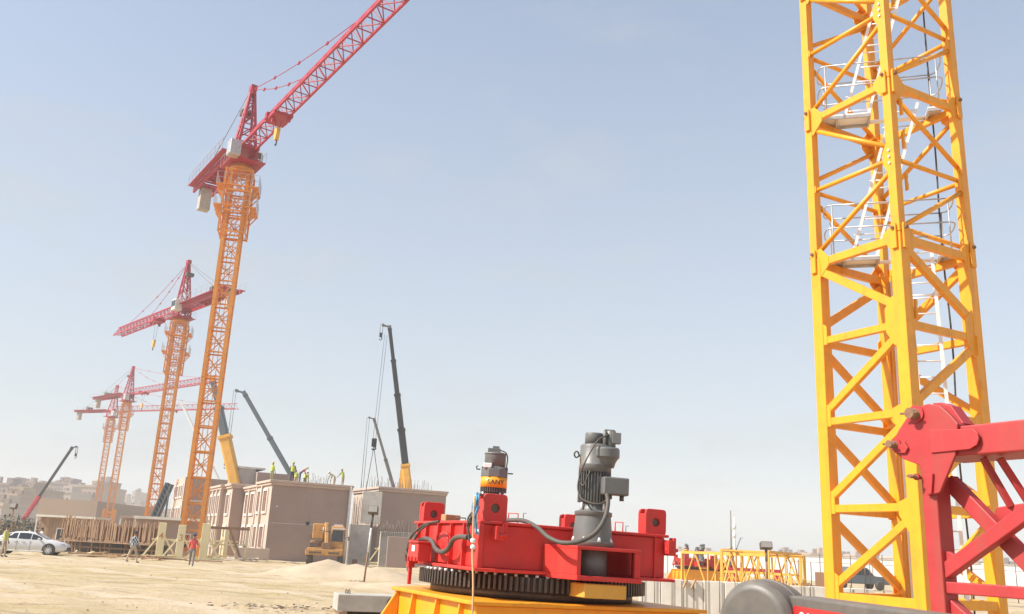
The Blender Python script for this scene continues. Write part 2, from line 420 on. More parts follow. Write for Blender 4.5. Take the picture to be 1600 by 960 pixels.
def holed_plate(mb, outline, c, hr, a, b, Mx, n=40):
    """plate with a real round hole: outline polygon seen from the hole centre c, thickness a..b along local z"""
    def cast(t):
        d = (math.cos(t), math.sin(t)); best = 9e9
        for i in range(len(outline)):
            x0, y0 = outline[i][0] - c[0], outline[i][1] - c[1]; x1, y1 = outline[(i + 1) % len(outline)][0] - c[0], outline[(i + 1) % len(outline)][1] - c[1]
            ex, ey = x1 - x0, y1 - y0; den = d[0] * ey - d[1] * ex
            if abs(den) < 1e-9: continue
            k = (x0 * ey - y0 * ex) / den; u = (x0 * d[1] - y0 * d[0]) / den
            if k > 0 and -1e-6 <= u <= 1 + 1e-6: best = min(best, k)
        return (c[0] + d[0] * best, c[1] + d[1] * best)
    cor = [math.atan2(y - c[1], x - c[0]) % (2 * math.pi) for x, y in outline]
    ang = sorted([2 * math.pi * i / n for i in range(n)] + cor[::3])
    outer = [cast(t) for t in ang]; n = len(ang)
    inner = [(c[0] + hr * math.cos(t), c[1] + hr * math.sin(t)) for t in ang]
    vs_ = []
    for ring, z in ((outer, a), (inner, a), (outer, b), (inner, b)):
        vs_ += [Mx @ Vector((x, y, z)) for x, y in ring]
    fs = []
    for i in range(n):
        j = (i + 1) % n
        fs += [(i, j, n + j, n + i), (2 * n + i, 3 * n + i, 3 * n + j, 2 * n + j), (i, 2 * n + i, 2 * n + j, j), (n + i, n + j, 3 * n + j, 3 * n + i)]
    mb.add(vs_, fs)
def text_mesh(txt, size, name, m_, parent, Mx=None, bend=None, depth=0.002, font_w=1.0):
    cu = bpy.data.curves.new('lettering', 'FONT'); cu.body = txt; cu.size = size; cu.align_x = 'CENTER'; cu.align_y = 'CENTER'
    cu.extrude = depth; cu.resolution_u = 3; cu.offset = size * 0.012
    t = bpy.data.objects.new('lettering', cu); col.objects.link(t)
    dg = bpy.context.evaluated_depsgraph_get()
    me = bpy.data.meshes.new_from_object(t.evaluated_get(dg))
    bpy.data.objects.remove(t)
    for v in me.vertices:
        p = Vector((v.co.x * font_w, v.co.y, v.co.z))
        if bend:
            rr = bend + p.z; a = p.x / bend
            p = Vector((rr * math.sin(a), -rr * math.cos(a), p.y))
        elif Mx is not None:
            p = Mx @ p
        if bend and Mx is not None: p = Mx @ p
        v.co = p
    me.materials.clear(); me.materials.append(m_)
    o = bpy.data.objects.new(name, me); col.objects.link(o); o.parent = parent
    return o
def frame3(x, y, z, o=(0, 0, 0)):
    q = Matrix((Vector(x), Vector(y), Vector(z))).transposed().to_4x4(); q.translation = Vector(o); return q

# ------------------------------------------------------------------ ground
def ground():
    from mathutils import noise
    ys = [-40, -20, -8, 0] + [0.7 * i for i in range(1, 46)]
    y = ys[-1]
    while y < 140: y += max(0.8, y * 0.016); ys.append(y)
    while y < 3200: y *= 1.25; ys.append(y)
    us = [-6, -3, -1.6] + [-1.1 + 2.2 * i / 150 for i in range(151)] + [1.6, 3, 6]
    vs_ = []; fs = []
    for yy in ys:
        for u in us:
            x = u * max(12, abs(yy) * 0.9 + 8)
            a = max(0, 1 - max(0, yy - 70) / 60) if yy > -1 else 0
            z = a * (0.10 * noise.fractal(Vector((x * .16, yy * .16, 3)), 1.0, 2.0, 4) + 0.085 * noise.fractal(Vector((x * .7, yy * .7, 9)), 0.9, 2.0, 3))
            # wheel ruts running across the yard
            for c0, k in ((24, .12), (27.2, .10), (33, -.05), (36, -.04), (43, .06), (46, .08)):
                d = yy - c0 - k * x - 1.2 * math.sin(x * .09)
                z -= a * 0.07 * math.exp(-d * d / .5)
                z += a * 0.035 * math.exp(-(abs(d) - 1.0) ** 2 / .3)
            vs_.append((x, yy, z - 0.02))
    n = len(us)
    for i in range(len(ys) - 1):
        for j in range(n - 1):
            fs.append((i * n + j, i * n + j + 1, (i + 1) * n + j + 1, (i + 1) * n + j))
    b = MB(); b.add(vs_, fs, True)
    return tag(b.build('ground', M['sand']), kind='structure')
ground()

def mound(cx, cy, pts, name='sand_mound'):
    """heap of dumped sand: several peaks (dx, dy, height, spread)"""
    from mathutils import noise
    nx, ny = 60, 40; W, D = 22, 12
    vs_ = []; fs = []
    for j in range(ny + 1):
        for i in range(nx + 1):
            x = -W / 2 + W * i / nx; y = -D / 2 + D * j / ny
            z = 0
            for dx, dy, h, s in pts:
                d = math.hypot((x - dx) / 1.5, y - dy); z = max(z, h * max(0, 1 - d / s) ** 0.9)
            z += 0.10 * noise.fractal(Vector((x * .8, y * .8, 1)), 1, 2, 5) * min(1, z * 2.5)
            vs_.append((cx + x, cy + y, z - 0.12))
    for j in range(ny):
        for i in range(nx):
            fs.append((j * (nx + 1) + i, j * (nx + 1) + i + 1, (j + 1) * (nx + 1) + i + 1, (j + 1) * (nx + 1) + i))
    b = MB(); b.add(vs_, fs, True)
    return tag(b.build(name, M['mound'], None), kind='structure')
M['mound'] = mat('loose_sand', (0.48, 0.38, 0.265), 0.95, var=0.14, scale=0.9, bump=0.5, bscale=6, spec=0.1, stain=(0.45, 0.34, 0.20), stain_amt=0.5, stain_scale=0.5)
mound(-8.2, 46, [(-.3, .5, 1.0, 2.4), (1.1, .2, .85, 2.1), (2.3, -.2, .80, 1.9), (-2.0, .2, .45, 1.6), (3.6, .5, .5, 1.6)])
mound(-4.6, 38, [(0.6, 0, .42, 1.6), (-1.2, .5, .36, 1.4), (2.2, .4, .3, 1.2)], 'sand_heap')

M['stone'] = mat('sandy_stone', (0.42, 0.32, 0.19), 0.95)
def pebbles():
    b = MB()
    for i in range(700):
        y = 14 + 50 * rnd.random() ** 1.3; x = (rnd.random() * 1.25 - 1.0) * y * .62
        s = 0.012 + 0.045 * rnd.random() ** 4
        q = [Vector((rnd.uniform(-1, 1), rnd.uniform(-1, 1), rnd.uniform(-.4, .8))) for _ in range(6)]
        vs_ = [(x + s, y, .0), (x - s, y + s * .3, .0), (x + s * .2, y + s, 0), (x - s * .3, y - s, 0), (x + s * .2, y, s * .9)]
        b.add(vs_, [(0, 2, 4), (2, 1, 4), (1, 3, 4), (3, 0, 4)])
    tag(b.build('gravel', M['stone']), 'loose stones and clods scattered over the sandy yard', 'gravel', kind='stuff')
pebbles()

# ------------------------------------------------------------------ slewing unit in the foreground
def slewing_unit():
    Ms = Matrix.Translation((0.32, 9.8, 0)) @ Matrix.Rotation(R_(1.0), 4, 'Y') @ Matrix.Rotation(R_(22.5), 4, 'Z')
    Mi = Ms.inverted()
    t = thing('slewing_unit', 'red slewing platform with two grey motors on yellow base in the foreground', 'slewing unit')
    t.location = Ms.translation; t.rotation_euler = Ms.to_euler()
    LP = lambda x, y, Y: Mi @ atY(x, y, Y)
    Z0, Z1, H = 1.455, 1.905, 1.02
    # --- red box frame
    b = MB()
    b.b2((-H + .03, -H + .03, Z0 + .03), (H - .03, H - .03, Z1 - .03))
    frame = b.build('platform_box', M['red'], t, 0.012, 2)
    b = MB(); b.b2((-H, -H, Z1 - .028), (H, H, Z1))
    b.build('top_plate', M['red'], frame, 0.006)
    b = MB(); b.b2((-H - .05, -H - .06, Z0), (H + .04, H + .04, Z0 + .03))
    b.build('bottom_flange', M['red'], frame, 0.006)
    # stiffener ribs on the lit side
    for yy in (-.62, -.25, .15, .55, .85):
        b = MB(); b.b2((-H - .012, yy - .012, Z0 + .03), (-H + .04, yy + .012, Z1 - .03)); b.build('rib', M['red'], frame)
    b = MB()
    b.prism([(-.17, 0), (.17, 0), (.15, .24), (.10, .29), (0, .31), (-.10, .29), (-.15, .24)], 0, .03, frame3((0, 1, 0), (0, 0, 1), (-1, 0, 0), (-H + .025, -.02, Z0 + .04)))
    b.build('cover_plate', M['red'], frame, 0.006)
    b = MB(); b.b2((-H - .004, -H - .004, Z0 + .03), (-H + .05, -H + .05, Z1 - .03)); b.build('corner_bar', M['red'], frame, .006)
    for yy in (.35, -.9):
        b = MB(); b.b2((.2 + yy * .3, -H + .02, Z0 + .031), (.2 + yy * .3 + .02, -H + .033, Z1 - .031))
        b.build('weld_seam', M['red'], frame)
    # panel edge on right end of front
    b = MB(); b.b2((.86, -H + .012, Z0 + .03), (.885, -H + .04, Z1 - .03)); b.build('rib', M['red'], frame)
    # --- four lifting lugs
    def lug(cx, cy, h):
        b = MB()
        o = rrect(.24, h, .035)
        for ya, yb in ((cy - .075, cy - .045), (cy + .045, cy + .075)):
            holed_plate(b, [(x, y + h / 2) for x, y in o], (0, h - .13), .042, 0, yb - ya, frame3((1, 0, 0), (0, 0, 1), (0, -1, 0), (cx, yb, Z1 - .01)))
        b.b2((cx - .117, cy - .05, Z1 - .01), (cx - .085, cy + .05, Z1 + h - .06))
        b.b2((cx + .085, cy - .05, Z1 - .01), (cx + .117, cy + .05, Z1 + h - .06))
        b.b2((cx - .085, cy - .048, Z1), (cx + .085, cy + .048, Z1 + .03))
        l = b.build('lifting_lug', M['red'], t, 0.004)
        b = MB(); b.tube([(cx, cy - .052, Z1 + h - .14), (cx, cy + .052, Z1 + h - .14)], .058, 18)
        b.build('bush', M['dsteel'], l)
        return l
    lug(-.86, -.91, .26); lug(.885, -.91, .255); lug(-.86, .90, .225); lug(.88, .90, .22)
    # --- motor shelf and pinion housing at the front
    S0, S1 = Z0 + .01, 1.735
    b = MB()
    out_ = [(-.36, -1.02), (-.22, -1.44), (.44, -1.44), (.62, -1.02)]
    b.prism(out_, S1 - .03, S1)
    b.prism([(x * 1.02, y if y > -1.1 else y - .02) for x, y in out_], S0 - .03, S0 + .012)
    b.b2((-.22, -1.438, S0 + .012), (-.175, -1.40, S1 - .03))
    b.b2((.385, -1.438, S0 + .012), (.44, -1.40, S1 - .03))
    b.add([(-.36, -1.02, S0 + .012), (-.22, -1.436, S0 + .012), (-.22, -1.436, S1 - .03), (-.36, -1.02, S1 - .03),
           (-.33, -1.02, S0 + .012), (-.19, -1.41, S0 + .012), (-.19, -1.41, S1 - .03), (-.33, -1.02, S1 - .03)],
          [(0, 1, 2, 3), (7, 6, 5, 4), (0, 4, 5, 1), (1, 5, 6, 2), (2, 6, 7, 3), (3, 7, 4, 0)])
    b.add([(.62, -1.02, S0 + .012), (.44, -1.436, S0 + .012), (.44, -1.436, S1 - .03), (.62, -1.02, S1 - .03),
           (.59, -1.02, S0 + .012), (.41, -1.41, S0 + .012), (.41, -1.41, S1 - .03), (.59, -1.02, S1 - .03)],
          [(0, 1, 2, 3), (7, 6, 5, 4), (0, 4, 5, 1), (1, 5, 6, 2), (2, 6, 7, 3), (3, 7, 4, 0)])
    hs = b.build('pinion_housing', M['red'], t, 0.004)
    b = MB(); b.lathe([(.15, S0 + .012), (.15, S1 - .03)], 24, Matrix.Translation((.05, -1.20, 0)))
    b.build('gearbox_neck', M['mgrey'], hs)
    b = MB(); b.b2((-.13, -1.43, 1.285), (.31, -1.12, 1.41)); b.build('pinion_guard', M['yellowd'], t, 0.008)
    # bracket blocks near the corners
    def bracket(p, s, q):
        b = MB(); b.box(p, s); b.box((p[0] + q[0], p[1] + q[1], p[2] + .02), (.03, .09, .16)); b.box((p[0] - q[0], p[1] - q[1], p[2]), (.03, .09, .12))
        b.cyl((p[0] - .07, p[1] - .03, p[2] - .02), (p[0] + .07, p[1] - .03, p[2] - .02), .02, n=10)
        b.build('bracket', M['red'], t, 0.004)
    bracket((-.83, -1.06, 1.80), (.07, .06, .13), (.055, .03)); bracket((1.03, -1.02, 1.78), (.09, .08, .15), (.05, .03))
    # --- slewing ring with teeth
    b = MB(); nt_ = 138; rr = []
    for i in range(nt_):
        for f, r_ in ((0, 1.118), (.28, 1.118), (.38, 1.175), (.82, 1.175), (.92, 1.118)):
            a = 2 * math.pi * (i + f) / nt_; rr.append((r_ * math.cos(a), r_ * math.sin(a)))
    n = len(rr); zz = (1.298, 1.425)
    inner = [(1.0 * math.cos(2 * math.pi * i / n), 1.0 * math.sin(2 * math.pi * i / n)) for i in range(n)]
    vs_ = [(x, y, z) for z in zz for x, y in rr] + [(x, y, z) for z in zz for x, y in inner]
    fs = []
    for i in range(n):
        j = (i + 1) % n
        fs += [(i, j, n + j, n + i), (n + i, n + j, 3 * n + j, 3 * n + i), (i, 2 * n + i, 2 * n + j, j)]
    b.add(vs_, fs); g = b.build('gear_ring', M['gear'], t)
    b = MB(); b.lathe([(1.07, 1.42), (1.07, 1.458)], 64); b.lathe([(1.05, 1.225), (1.05, 1.30)], 64)
    b.build('bearing_ring', M['dsteel'], g)
    bolt = None
    for i in range(26):
        a = R_(168 + 5.0 * i)
        if bolt is None:
            b = MB(); b.lathe([(.018, 0), (.018, .022)], 6); bolt = b.build('bolt', M['alu'], g); bolt.location = (1.13 * math.cos(a), 1.13 * math.sin(a), 1.425)
        else: inst(bolt, g, (1.13 * math.cos(a), 1.13 * math.sin(a), 1.425))
    # --- yellow base
    B = 1.28; T = 1.215
    b = MB(); CUT = [(-B, -B), (B, -B), (B, .75), (.75, B), (-.70, B), (-B, .70)]; b.prism(CUT, T - .035, T); base = b.build('base_top_plate', M['yellow'], t, 0.006); base.rotation_euler = (0, 0, R_(4.5))
    b = MB(); b.prism([(x * .95, y * .96) for x, y in CUT], .2, T - .035); b.build('base_box', M['yellow'], base, .01)
    b = MB(); b.prism([(x * 1.08, y * 1.05) for x, y in CUT], .12, .2); b.build('base_flange', M['yellow'], base, .01)
    for yy in (-.98, -.45, .15):
        b = MB(); b.prism([(0, 0), (-.19, 0), (-.05, T - .24), (0, T - .24)], 0, .025, frame3((1, 0, 0), (0, 0, 1), (0, 1, 0), (-B + .075, yy, .2)))
        b.build('gusset', M['yellow'], base)
    b = MB(); b.prism([(0, 0), (-.62, 0), (-.02, T - .236), (0, T - .236)], 0, .04, frame3((1, 0, 0), (0, 0, 1), (0, 1, 0), (-B + .06, .62, .2)))
    b.build('corner_gusset', M['yellow'], base)
    b = MB(); b.prism([(0, 0), (.55, 0), (.02, T - .236), (0, T - .236)], 0, .04, frame3((1, 0, 0), (0, 0, 1), (0, 1, 0), (B - .04, -B + .10, .2)))
    b.build('corner_gusset', M['yellow'], base)
    for xx in (-.9, .9):
        b = MB(); b.b2((xx - .15, -1.6, -.05), (xx + .15, 1.6, .12)); b.build('timber_sleeper', M['wood2'], t, .01)
    # --- front slewing motor
    def motor(loc, full):
        b = MB(); b.lathe([(.205, 0), (.205, .045), (.205, .045), (.19, .05), (.19, .05), (.168, .28), (.168, .28), (.178, .285), (.178, .32), (.178, .32), (.13, .335), (.13, .335), (.118, .40)], 32)
        mo = b.build('slewing_motor' , M['mgrey'], t); mo.location = loc; mo.rotation_euler = (0, 0, R_(-22.5))
        bolt = None
        for i in range(8):
            a = 2 * math.pi * i / 8 + .25; p = (.186 * math.cos(a), .186 * math.sin(a), .045)
            if bolt is None:
                q = MB(); q.lathe([(.018, 0), (.018, .025), (.018, .025), (.010, .025), (.010, .04)], 8); bolt = q.build('bolt', M['alu'], mo); bolt.location = p
            else: inst(bolt, mo, p)
        for i in range(4):
            a = 2 * math.pi * i / 4 + .6; q = MB(); q.lathe([(.011, .33), (.011, .40)], 6, Matrix.Translation((.145 * math.cos(a), .145 * math.sin(a), 0))); q.build('stud', M['alu'], mo)
        q = MB(); q.lathe([(.132, .40), (.132, .70)], 32)
        for i in range(34):
            a = 2 * math.pi * i / 34; Mx = Matrix.Rotation(a, 4, 'Z')
            q.add([Mx @ Vector(p) for p in ((.128, -.004, .405), (.156, -.003, .405), (.156, .003, .405), (.128, .004, .405), (.128, -.004, .695), (.156, -.003, .695), (.156, .003, .695), (.128, .004, .695))],
                  [(0, 1, 5, 4), (1, 2, 6, 5), (2, 3, 7, 6), (0, 3, 2, 1), (4, 5, 6, 7)])
        q.build('finned_body', M['mgrey'], mo)
        q = MB(); q.lathe([(.156, .69), (.156, .76), (.156, .76), (.150, .765), (.150, .93), (.145, .945), (.13, .955)] if full else [(.127, .66), (.127, .84), (.127, .84), (.134, .845), (.134, .86), (.10, .87)], 32)
        cw = q.build('fan_cowl', M['mgrey'], mo)
        if full:
            q = MB(); q.lathe([(.088, .95), (.088, 1.055), (.084, 1.065)], 24, Matrix.Translation((-.02, 0, 0))); q.build('brake_cap', M['mgrey'], mo)
        if full:
            q = MB(); q.lathe([(.09, .74), (.105, .79), (.128, .825), (.140, .835), (.140, .835), (.140, .905), (.140, .905), (.132, .925), (.06, .932)], 32, Matrix.Translation((.085, -.05, 0))); q.build('blower', M['mgrey'], mo)
            q = MB(); q.lathe([(.05, .92), (.05, 1.09)], 16, Matrix.Translation((.135, -.05, 0))); q.box((.185, -.075, 1.02), (.085, .07, .105)); q.box((.12, -.05, 1.09), (.10, .06, .025)); q.lathe([(.018, .95), (.018, 1.08)], 8, Matrix.Translation((.075, -.09, 0)))
            q.build('encoder', M['mgrey'], mo, .004)
            q = MB(); q.box((.175, -.15, .56), (.25, .12, .165), Matrix.Rotation(R_(12), 3, 'Z')); jb = q.build('terminal_box', M['mgrey'], mo, .012, 2)
            q = MB(); q.box((.182, -.213, .56), (.235, .02, .15), Matrix.Rotation(R_(12), 3, 'Z')); q.build('terminal_lid', M['mgrey'], jb, .006)
            q = MB(); q.cyl((.245, -.15, .48), (.245, -.15, .43), .022, n=10); q.cyl((.13, -.16, .48), (.13, -.16, .44), .024, n=10); q.build('cable_gland', M['black'], jb)
            q = MB(); q.tube(smooth_path([(.11, -.09, 1.05), (0, -.17, .98), (-.09, -.19, .82), (-.15, -.14, .66), (-.165, -.11, .52), (-.12, -.17, .42), (0, -.22, .385), (.08, -.22, .41), (.10, -.19, .47)], 5), .008, 6)
            q.tube(smooth_path([(-.15, -.10, .60), (-.12, -.15, .55), (-.09, -.17, .62), (-.06, -.17, .69)], 5), .007, 6)
            q.build('motor_cable', M['hose'], mo)
            q = MB(); q.tube([(-.15, -.02, .84), (-.17, -.02, .84)], .012, 8); q.tube([(-.185 + .022 * math.cos(a * .7), -.02, .85 + .03 * math.sin(a * .7)) for a in range(10)], .008, 6); q.build('lifting_eye', M['black'], mo)
            q = MB(); q.box((-.152, -.02, .775), (.004, .05, .09)); q.build('warning_plate', M['yellowd'], mo)
        else:
            q = MB(); q.lathe([(.158, .455), (.158, .575)], 32)
            bd = q.build('band', M['yellow'], mo)
            text_mesh('SANY', .074, 'lettering', M['black'], mo, Matrix.Rotation(.16, 4, 'Z') @ Matrix.Translation((0, 0, .515)), bend=.16, depth=.001, font_w=1.15)
            q = MB(); q.prism([(.17 * math.cos(2 * math.pi * i / 8 + .39), .17 * math.sin(2 * math.pi * i / 8 + .39)) for i in range(8)], .575, .675); q.build('brake_housing', M['mgrey'], mo, .006)
            q = MB(); q.box((-.085, -.125, .705), (.10, .04, .055)); q.build('terminal_box', M['alu'], mo, .006)
            q = MB(); q.box((-.02, 0, .892), (.15, .12, .05)); q.box((.0, -.02, .93), (.08, .05, .03)); q.build('brake_release', M['mgrey'], mo, .004)
            q = MB(); q.tube(smooth_path([(.04, -.04, .90), (.12, -.07, .87), (.145, -.07, .80), (.14, -.07, .72), (.15, -.07, .66)], 5), .008, 6); q.build('motor_cable', M['hose'], mo)
            q = MB(); q.tube([(-.17, -.04, .66), (-.21, -.04, .66), (-.22, -.04, .69), (-.20, -.04, .70)], .008, 6); q.tube([(.16, -.05, .63), (.22, -.05, .63)], .008, 6); q.build('lifting_eye', M['black'], mo)
        return mo
    motor((.05, -1.21, S1), True)
    motor((-.06, 1.10, 1.90), False)
    b = MB(); b.lathe([(.26, Z1 - .02), (.26, 1.912)], 28, Matrix.Translation((-.06, 1.10, 0))); b.build('motor_pedestal', M['red'], t)
    # --- conduit hoses
    b = MB(); b.tube(smooth_path([LP(770, 812, 9.6), LP(790, 813, 9.15), LP(818, 814, 8.85), LP(840, 825, 8.62), LP(857, 840, 8.42), LP(879, 848.5, 8.30), LP(906, 846, 8.26), LP(930, 833, 8.28), LP(945, 810, 8.34), LP(950, 786, 8.42), LP(948, 772, 8.46)], 6), .021, 10)
    b.build('conduit', M['hose'], t)
    lx = -1.10
    def LS(x, y):  # pixel -> on a plane just outside the lit side
        p = at_plane(x, y, Ms @ Vector((lx, 0, 1.6)), (Ms.to_3x3() @ Vector((1, 0, 0)))); return Mi @ p
    b = MB(); b.tube(smooth_path([LS(654, 846), LS(664, 842), LS(675, 846), LS(681, 858), LS(690, 863), LS(700, 858), LS(708, 844), LS(718, 839), LS(731, 840)], 6), .024, 10)
    b.build('conduit', M['hose'], t)
    lx = -1.16
    b = MB()
    b.tube(smooth_path([LS(686, 815), LS(668, 818), LS(655, 826), LS(643, 838), LS(637, 855), LS(634, 875), LS(637, 890), LS(642, 895)], 6), .012, 8)
    b.tube(smooth_path([LS(672, 818), LS(656, 830), LS(646, 848), LS(640, 868), LS(638, 885), LS(640, 893)], 6), .010, 8)
    b.tube(smooth_path([LS(645, 833), LS(640, 846), LS(645, 858), LS(640, 872), LS(636, 862), LS(641, 848)], 6), .010, 8)
    b.build('cable_loop', M['black'], t)
    # box on the side with rating plate
    b = MB(); p = LS(656, 863); b.box(p, (.14, .30, .18)); b.box((p.x, p.y + .22, p.z), (.10, .06, .24)); b.box((p.x - .01, p.y - .02, p.z + .10), (.16, .34, .02))
    for dy in (-.1, .02, .13): b.box((p.x - .075, p.y + dy, p.z - .07), (.03, .03, .05))
    cb = b.build('control_box', M['red'], t, .006)
    b = MB(); b.box((p.x - .073, p.y + .0, p.z + .035), (.004, .10, .06)); b.build('rating_plate', M['offwhite'], cb)
    b = MB(); b.bar((p.x - .02, p.y + .22, p.z + .02), (p.x - .02, p.y + .22, p.z - .33), .035); b.box((p.x - .02, p.y + .22, p.z - .12), (.07, .07, .08)); b.build('limit_switch_post', M['red'], t, .004)
    # hand rails on top
    for (x0, y0, x1, y1, Y, mm) in ((794, 815, 809, 802, 9.2, 'red'), (961, 831, 973, 816, 9.3, 'red'), (713, 819, 727, 809, 9.4, 'black')):
        a_, c_ = LP(x0, y0, Y), LP(x1, y0 + 1, Y); hgt = LP(x0, y1, Y).z
        a_.z = c_.z = Z1 - .005
        b = MB(); b.tube([a_, (a_.x, a_.y, hgt), (c_.x, c_.y, hgt), c_], .007, 6); b.build('grab_handle', M[mm], t)
    for px, py, q in ((818, 802, 8.9), (978, 822, 9.3)):
        p = LP(px, py, q); b = MB(); b.tube([(p.x, p.y, Z1), p, p + Vector((.03, 0, .0))], .004, 5); b.build('wire_end', M['black'], t)
    # blue wrapped cable bundle hanging beside the front lug
    rb = random.Random(3)
    for nm_, cols_, pts_ in (('cable_bundle', ('blue', 'white', 'blue', 'hose', 'blue', 'blue', 'white', 'blue', 'hose'), ((747, 834), (741, 812), (743, 790), (746, 776), (750, 772))), ('cable_bundle', ('hose', 'black', 'hose', 'blue', 'hose', 'black'), ((738, 846), (733, 828), (735, 810), (742, 798), (746, 790)))):
        for k, cc in enumerate(cols_):
            j = lambda s_: rb.uniform(-s_, s_)
            b = MB(); b.tube(smooth_path([LP(x + j(4), y + j(3), 8.40 + j(.03) + (.12 if i == 4 else 0)) for i, (x, y) in enumerate(pts_)], 5), .0085, 6)
            b.build(nm_, M[cc], t)
    # tie-down rope with turnbuckles
    b = MB(); b.tube(smooth_path([LP(742, 776, 8.3), LP(740, 800, 8.22), LP(739, 840, 8.16), LP(738, 870, 8.1), LP(739, 900, 8.02), LP(739, 936, 7.93), LP(737, 985, 7.88)], 4), .0085, 7); rp_ = b.build('tie_down_rope', M['tape'], t)
    b = MB(); 
    for y in (845, 855): b.lathe([(.012, -.02), (.024, -.012), (.024, .012), (.012, .02)], 10, Matrix.Translation(LP(739, y, 8.13)))
    b.build('turnbuckle', M['alu'], rp_)
    return t, Ms
UNIT, UNIT_M = slewing_unit()
def wood_block():
    p = UNIT_M @ Vector((-.80, .42, 1.905)); 
    b = MB(); b.box((0, 0, .038), (.19, .10, .072)); t = b.build('timber_block', M['wood'], None, .006)
    t.location = p + Vector((0, 0, .004)); t.rotation_euler = (0, R_(1), R_(35))
    tag(t, 'small timber block lying on top of the red slewing platform', 'timber block')
wood_block()
